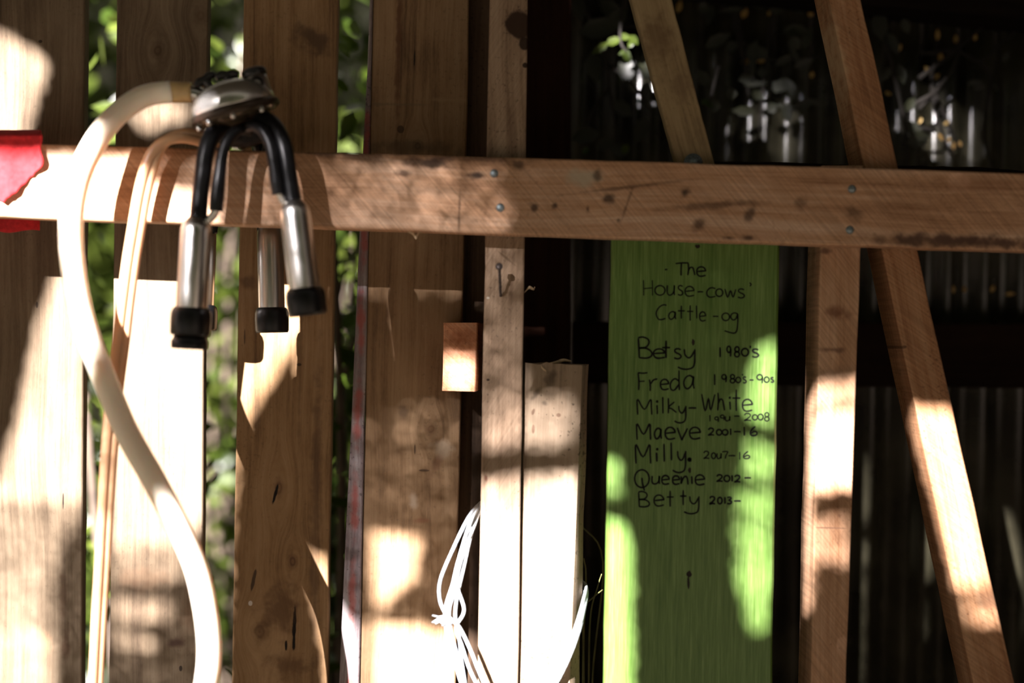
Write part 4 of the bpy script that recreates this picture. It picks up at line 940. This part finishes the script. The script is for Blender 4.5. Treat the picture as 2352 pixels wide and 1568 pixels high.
lit(SY, [(1715, 1005), (1765, 1015), (1795, 1040), (1790, 1110), (1705, 1105)], .5)
lit(SY, [(1695, 1125), (1790, 1120), (1785, 1290), (1775, 1440), (1725, 1465), (1690, 1340)], .5)
lit(SY, [(1845, 960), (1985, 940), (1975, 1125), (1840, 1130)])
lit(SY, [(1840, 880), (1990, 870), (1985, 940), (1845, 950)], .5)
lit(SY, [(1825, 880), (1868, 880), (1860, 1400), (1820, 1400)], .75)
lit(SY, [(1840, 1190), (1960, 1190), (1955, 1300), (1840, 1300)], .3)
lit(SY, [(2070, 925), (2200, 945), (2250, 1110), (2300, 1330), (2190, 1350), (2130, 1130)])
lit(SY, [(2190, 1340), (2300, 1330), (2320, 1440), (2220, 1440)], .3)
lit(.51, [(1680, 300), (1715, 230), (1830, 225), (1830, 366), (1680, 366)], .13)
lit(.51, [(2045, 270), (2100, 230), (2240, 240), (2240, 366), (2045, 366)], .10)
lit(.51, [(2116, 190), (2158, 190), (2158, 366), (2110, 366)], .3)
lit(.40, [(1392, 68), (1470, 68), (1470, 125), (1392, 125)], .8)
def inside(u, v_, poly):
    c = False; n = len(poly); j = n - 1
    for i in range(n):
        (xi, yi), (xj, yj) = poly[i], poly[j]
        if (yi > v_) != (yj > v_) and u < (xj - xi) * (v_ - yi) / (yj - yi) + xi: c = not c
        j = i
    return c
BBX = [(min(p_[0] for p_ in pl), max(p_[0] for p_ in pl), min(p_[1] for p_ in pl), max(p_[1] for p_ in pl)) for pl, _ in LIT]
def openness(u, v_):
    m_ = 0
    for (pl, pr), (a, b_, c, d) in zip(LIT, BBX):
        if a <= u <= b_ and c <= v_ <= d and inside(u, v_, pl): m_ = max(m_, pr)
    return m_
YT = -2.45
def crown():
    r = random.Random(99); v = []; f = []; tiny = []
    st = .0082
    u0, u1, v0, v1 = -1.0, .97, .25, 2.45
    for layer in range(3):
        u = u0
        while u < u1:
            v_ = v0
            while v_ < v1:
                a = u + r.uniform(-.42, .42) * st; b_ = v_ + r.uniform(-.42, .42) * st
                v_ += st
                if a < -.86 + .05 * math.sin(b_ * 9) and b_ > 1.74 or b_ > 1.80 + (a + .86) * .9: continue
                op = openness(a, b_)
                if op >= 1: continue
                if op > 0:
                    for q in range(9):
                        if r.random() > -math.log(op) / 5.0: continue
                        tiny.append((a + r.uniform(-.5, .5) * st, b_ + r.uniform(-.5, .5) * st, layer))
                    continue
                y2 = YT - .08 * layer + r.uniform(-.04, .04)
                p_ = Vector((a + SA * y2, y2, b_ - SE * y2))
                n_ = (SUNDIR + rvec(r) * .5).normalized(); d = rvec(r); d = (d - n_ * d.dot(n_)).normalized()
                leaf(v, f, p_ - d * .0078, d, n_, .0156 * r.uniform(.9, 1.2), .0125)
            u += st
    for (a, b_, layer) in tiny:                       # small thin leaves where the crown lets some light through
        y2 = YT - .08 * layer + r.uniform(-.04, .04); p_ = Vector((a + SA * y2, y2, b_ - SE * y2))
        n_ = (SUNDIR + rvec(r) * .5).normalized(); d = rvec(r); d = (d - n_ * d.dot(n_)).normalized()
        leaf(v, f, p_ - d * .0027, d, n_, .0055, .0042)
    u = -1.7                                          # unseen lower leaves, added to cut sunlight bouncing off the ground
    while u < 2.0:
        v_ = -1.0
        while v_ < .27:
            y2 = YT + r.uniform(-.12, .12); a = u + r.uniform(-.02, .02); b_ = v_ + r.uniform(-.02, .02)
            v_ += .042
            if r.random() < .30 or b_ - SE * y2 < .06: continue
            p_ = Vector((a + SA * y2, y2, b_ - SE * y2)); n_ = (SUNDIR + rvec(r) * .5).normalized(); d = rvec(r); d = (d - n_ * d.dot(n_)).normalized()
            leaf(v, f, p_ - d * .04, d, n_, .08, .06)
        u += .042
    u = .90
    while u < 2.6:                                   # unseen coarse leaves, added to shade the side wall and darken the right
        v_ = -.2
        while v_ < 2.3:
            y2 = YT + r.uniform(-.1, .1); a = u + r.uniform(-.02, .02); b_ = v_ + r.uniform(-.02, .02)
            p_ = Vector((a + SA * y2, y2, b_ - SE * y2)); n_ = (SUNDIR + rvec(r) * .5).normalized(); d = rvec(r); d = (d - n_ * d.dot(n_)).normalized()
            leaf(v, f, p_ - d * .05, d, n_, .10, .075); v_ += .038
        u += .038
    return v, f
tr = root('shade_tree', (-2.75, YT - .2, 0), 'unseen leafy tree on the sunny side, its crown shaped to dapple the fence', 'tree')
mb = MB()
def tu(u, v_): return Vector((u + SA * (YT - .05), YT - .05, v_ - SE * (YT - .05)))
tube(mb, [(-2.75, YT - .2, 0), (-2.70, YT - .2, 1.0), (-2.55, YT - .15, 2.0), tu(-1.08, 1.66), tu(-.6, 1.80), tu(.3, 1.95), tu(.9, 1.9)], [.09, .08, .06, .045, .03, .02, .012], 12, 8)
tube(mb, [(-2.60, YT - .18, 1.7), tu(-1.1, 1.05), tu(-1.04, .8)], [.04, .02, .01], 9, 6)
tube(mb, [tu(-.6, 1.80), tu(-.45, 1.55), tu(-.2, 1.4)], [.02, .012, .006], 8, 6)
tube(mb, [tu(.3, 1.95), tu(.25, 1.4), tu(.2, 1.1)], [.016, .010, .005], 8, 6)
mb.build('trunk', m_bark, tr)
v, f = crown(); mesh('foliage', v, f, m_leaf3, tr)
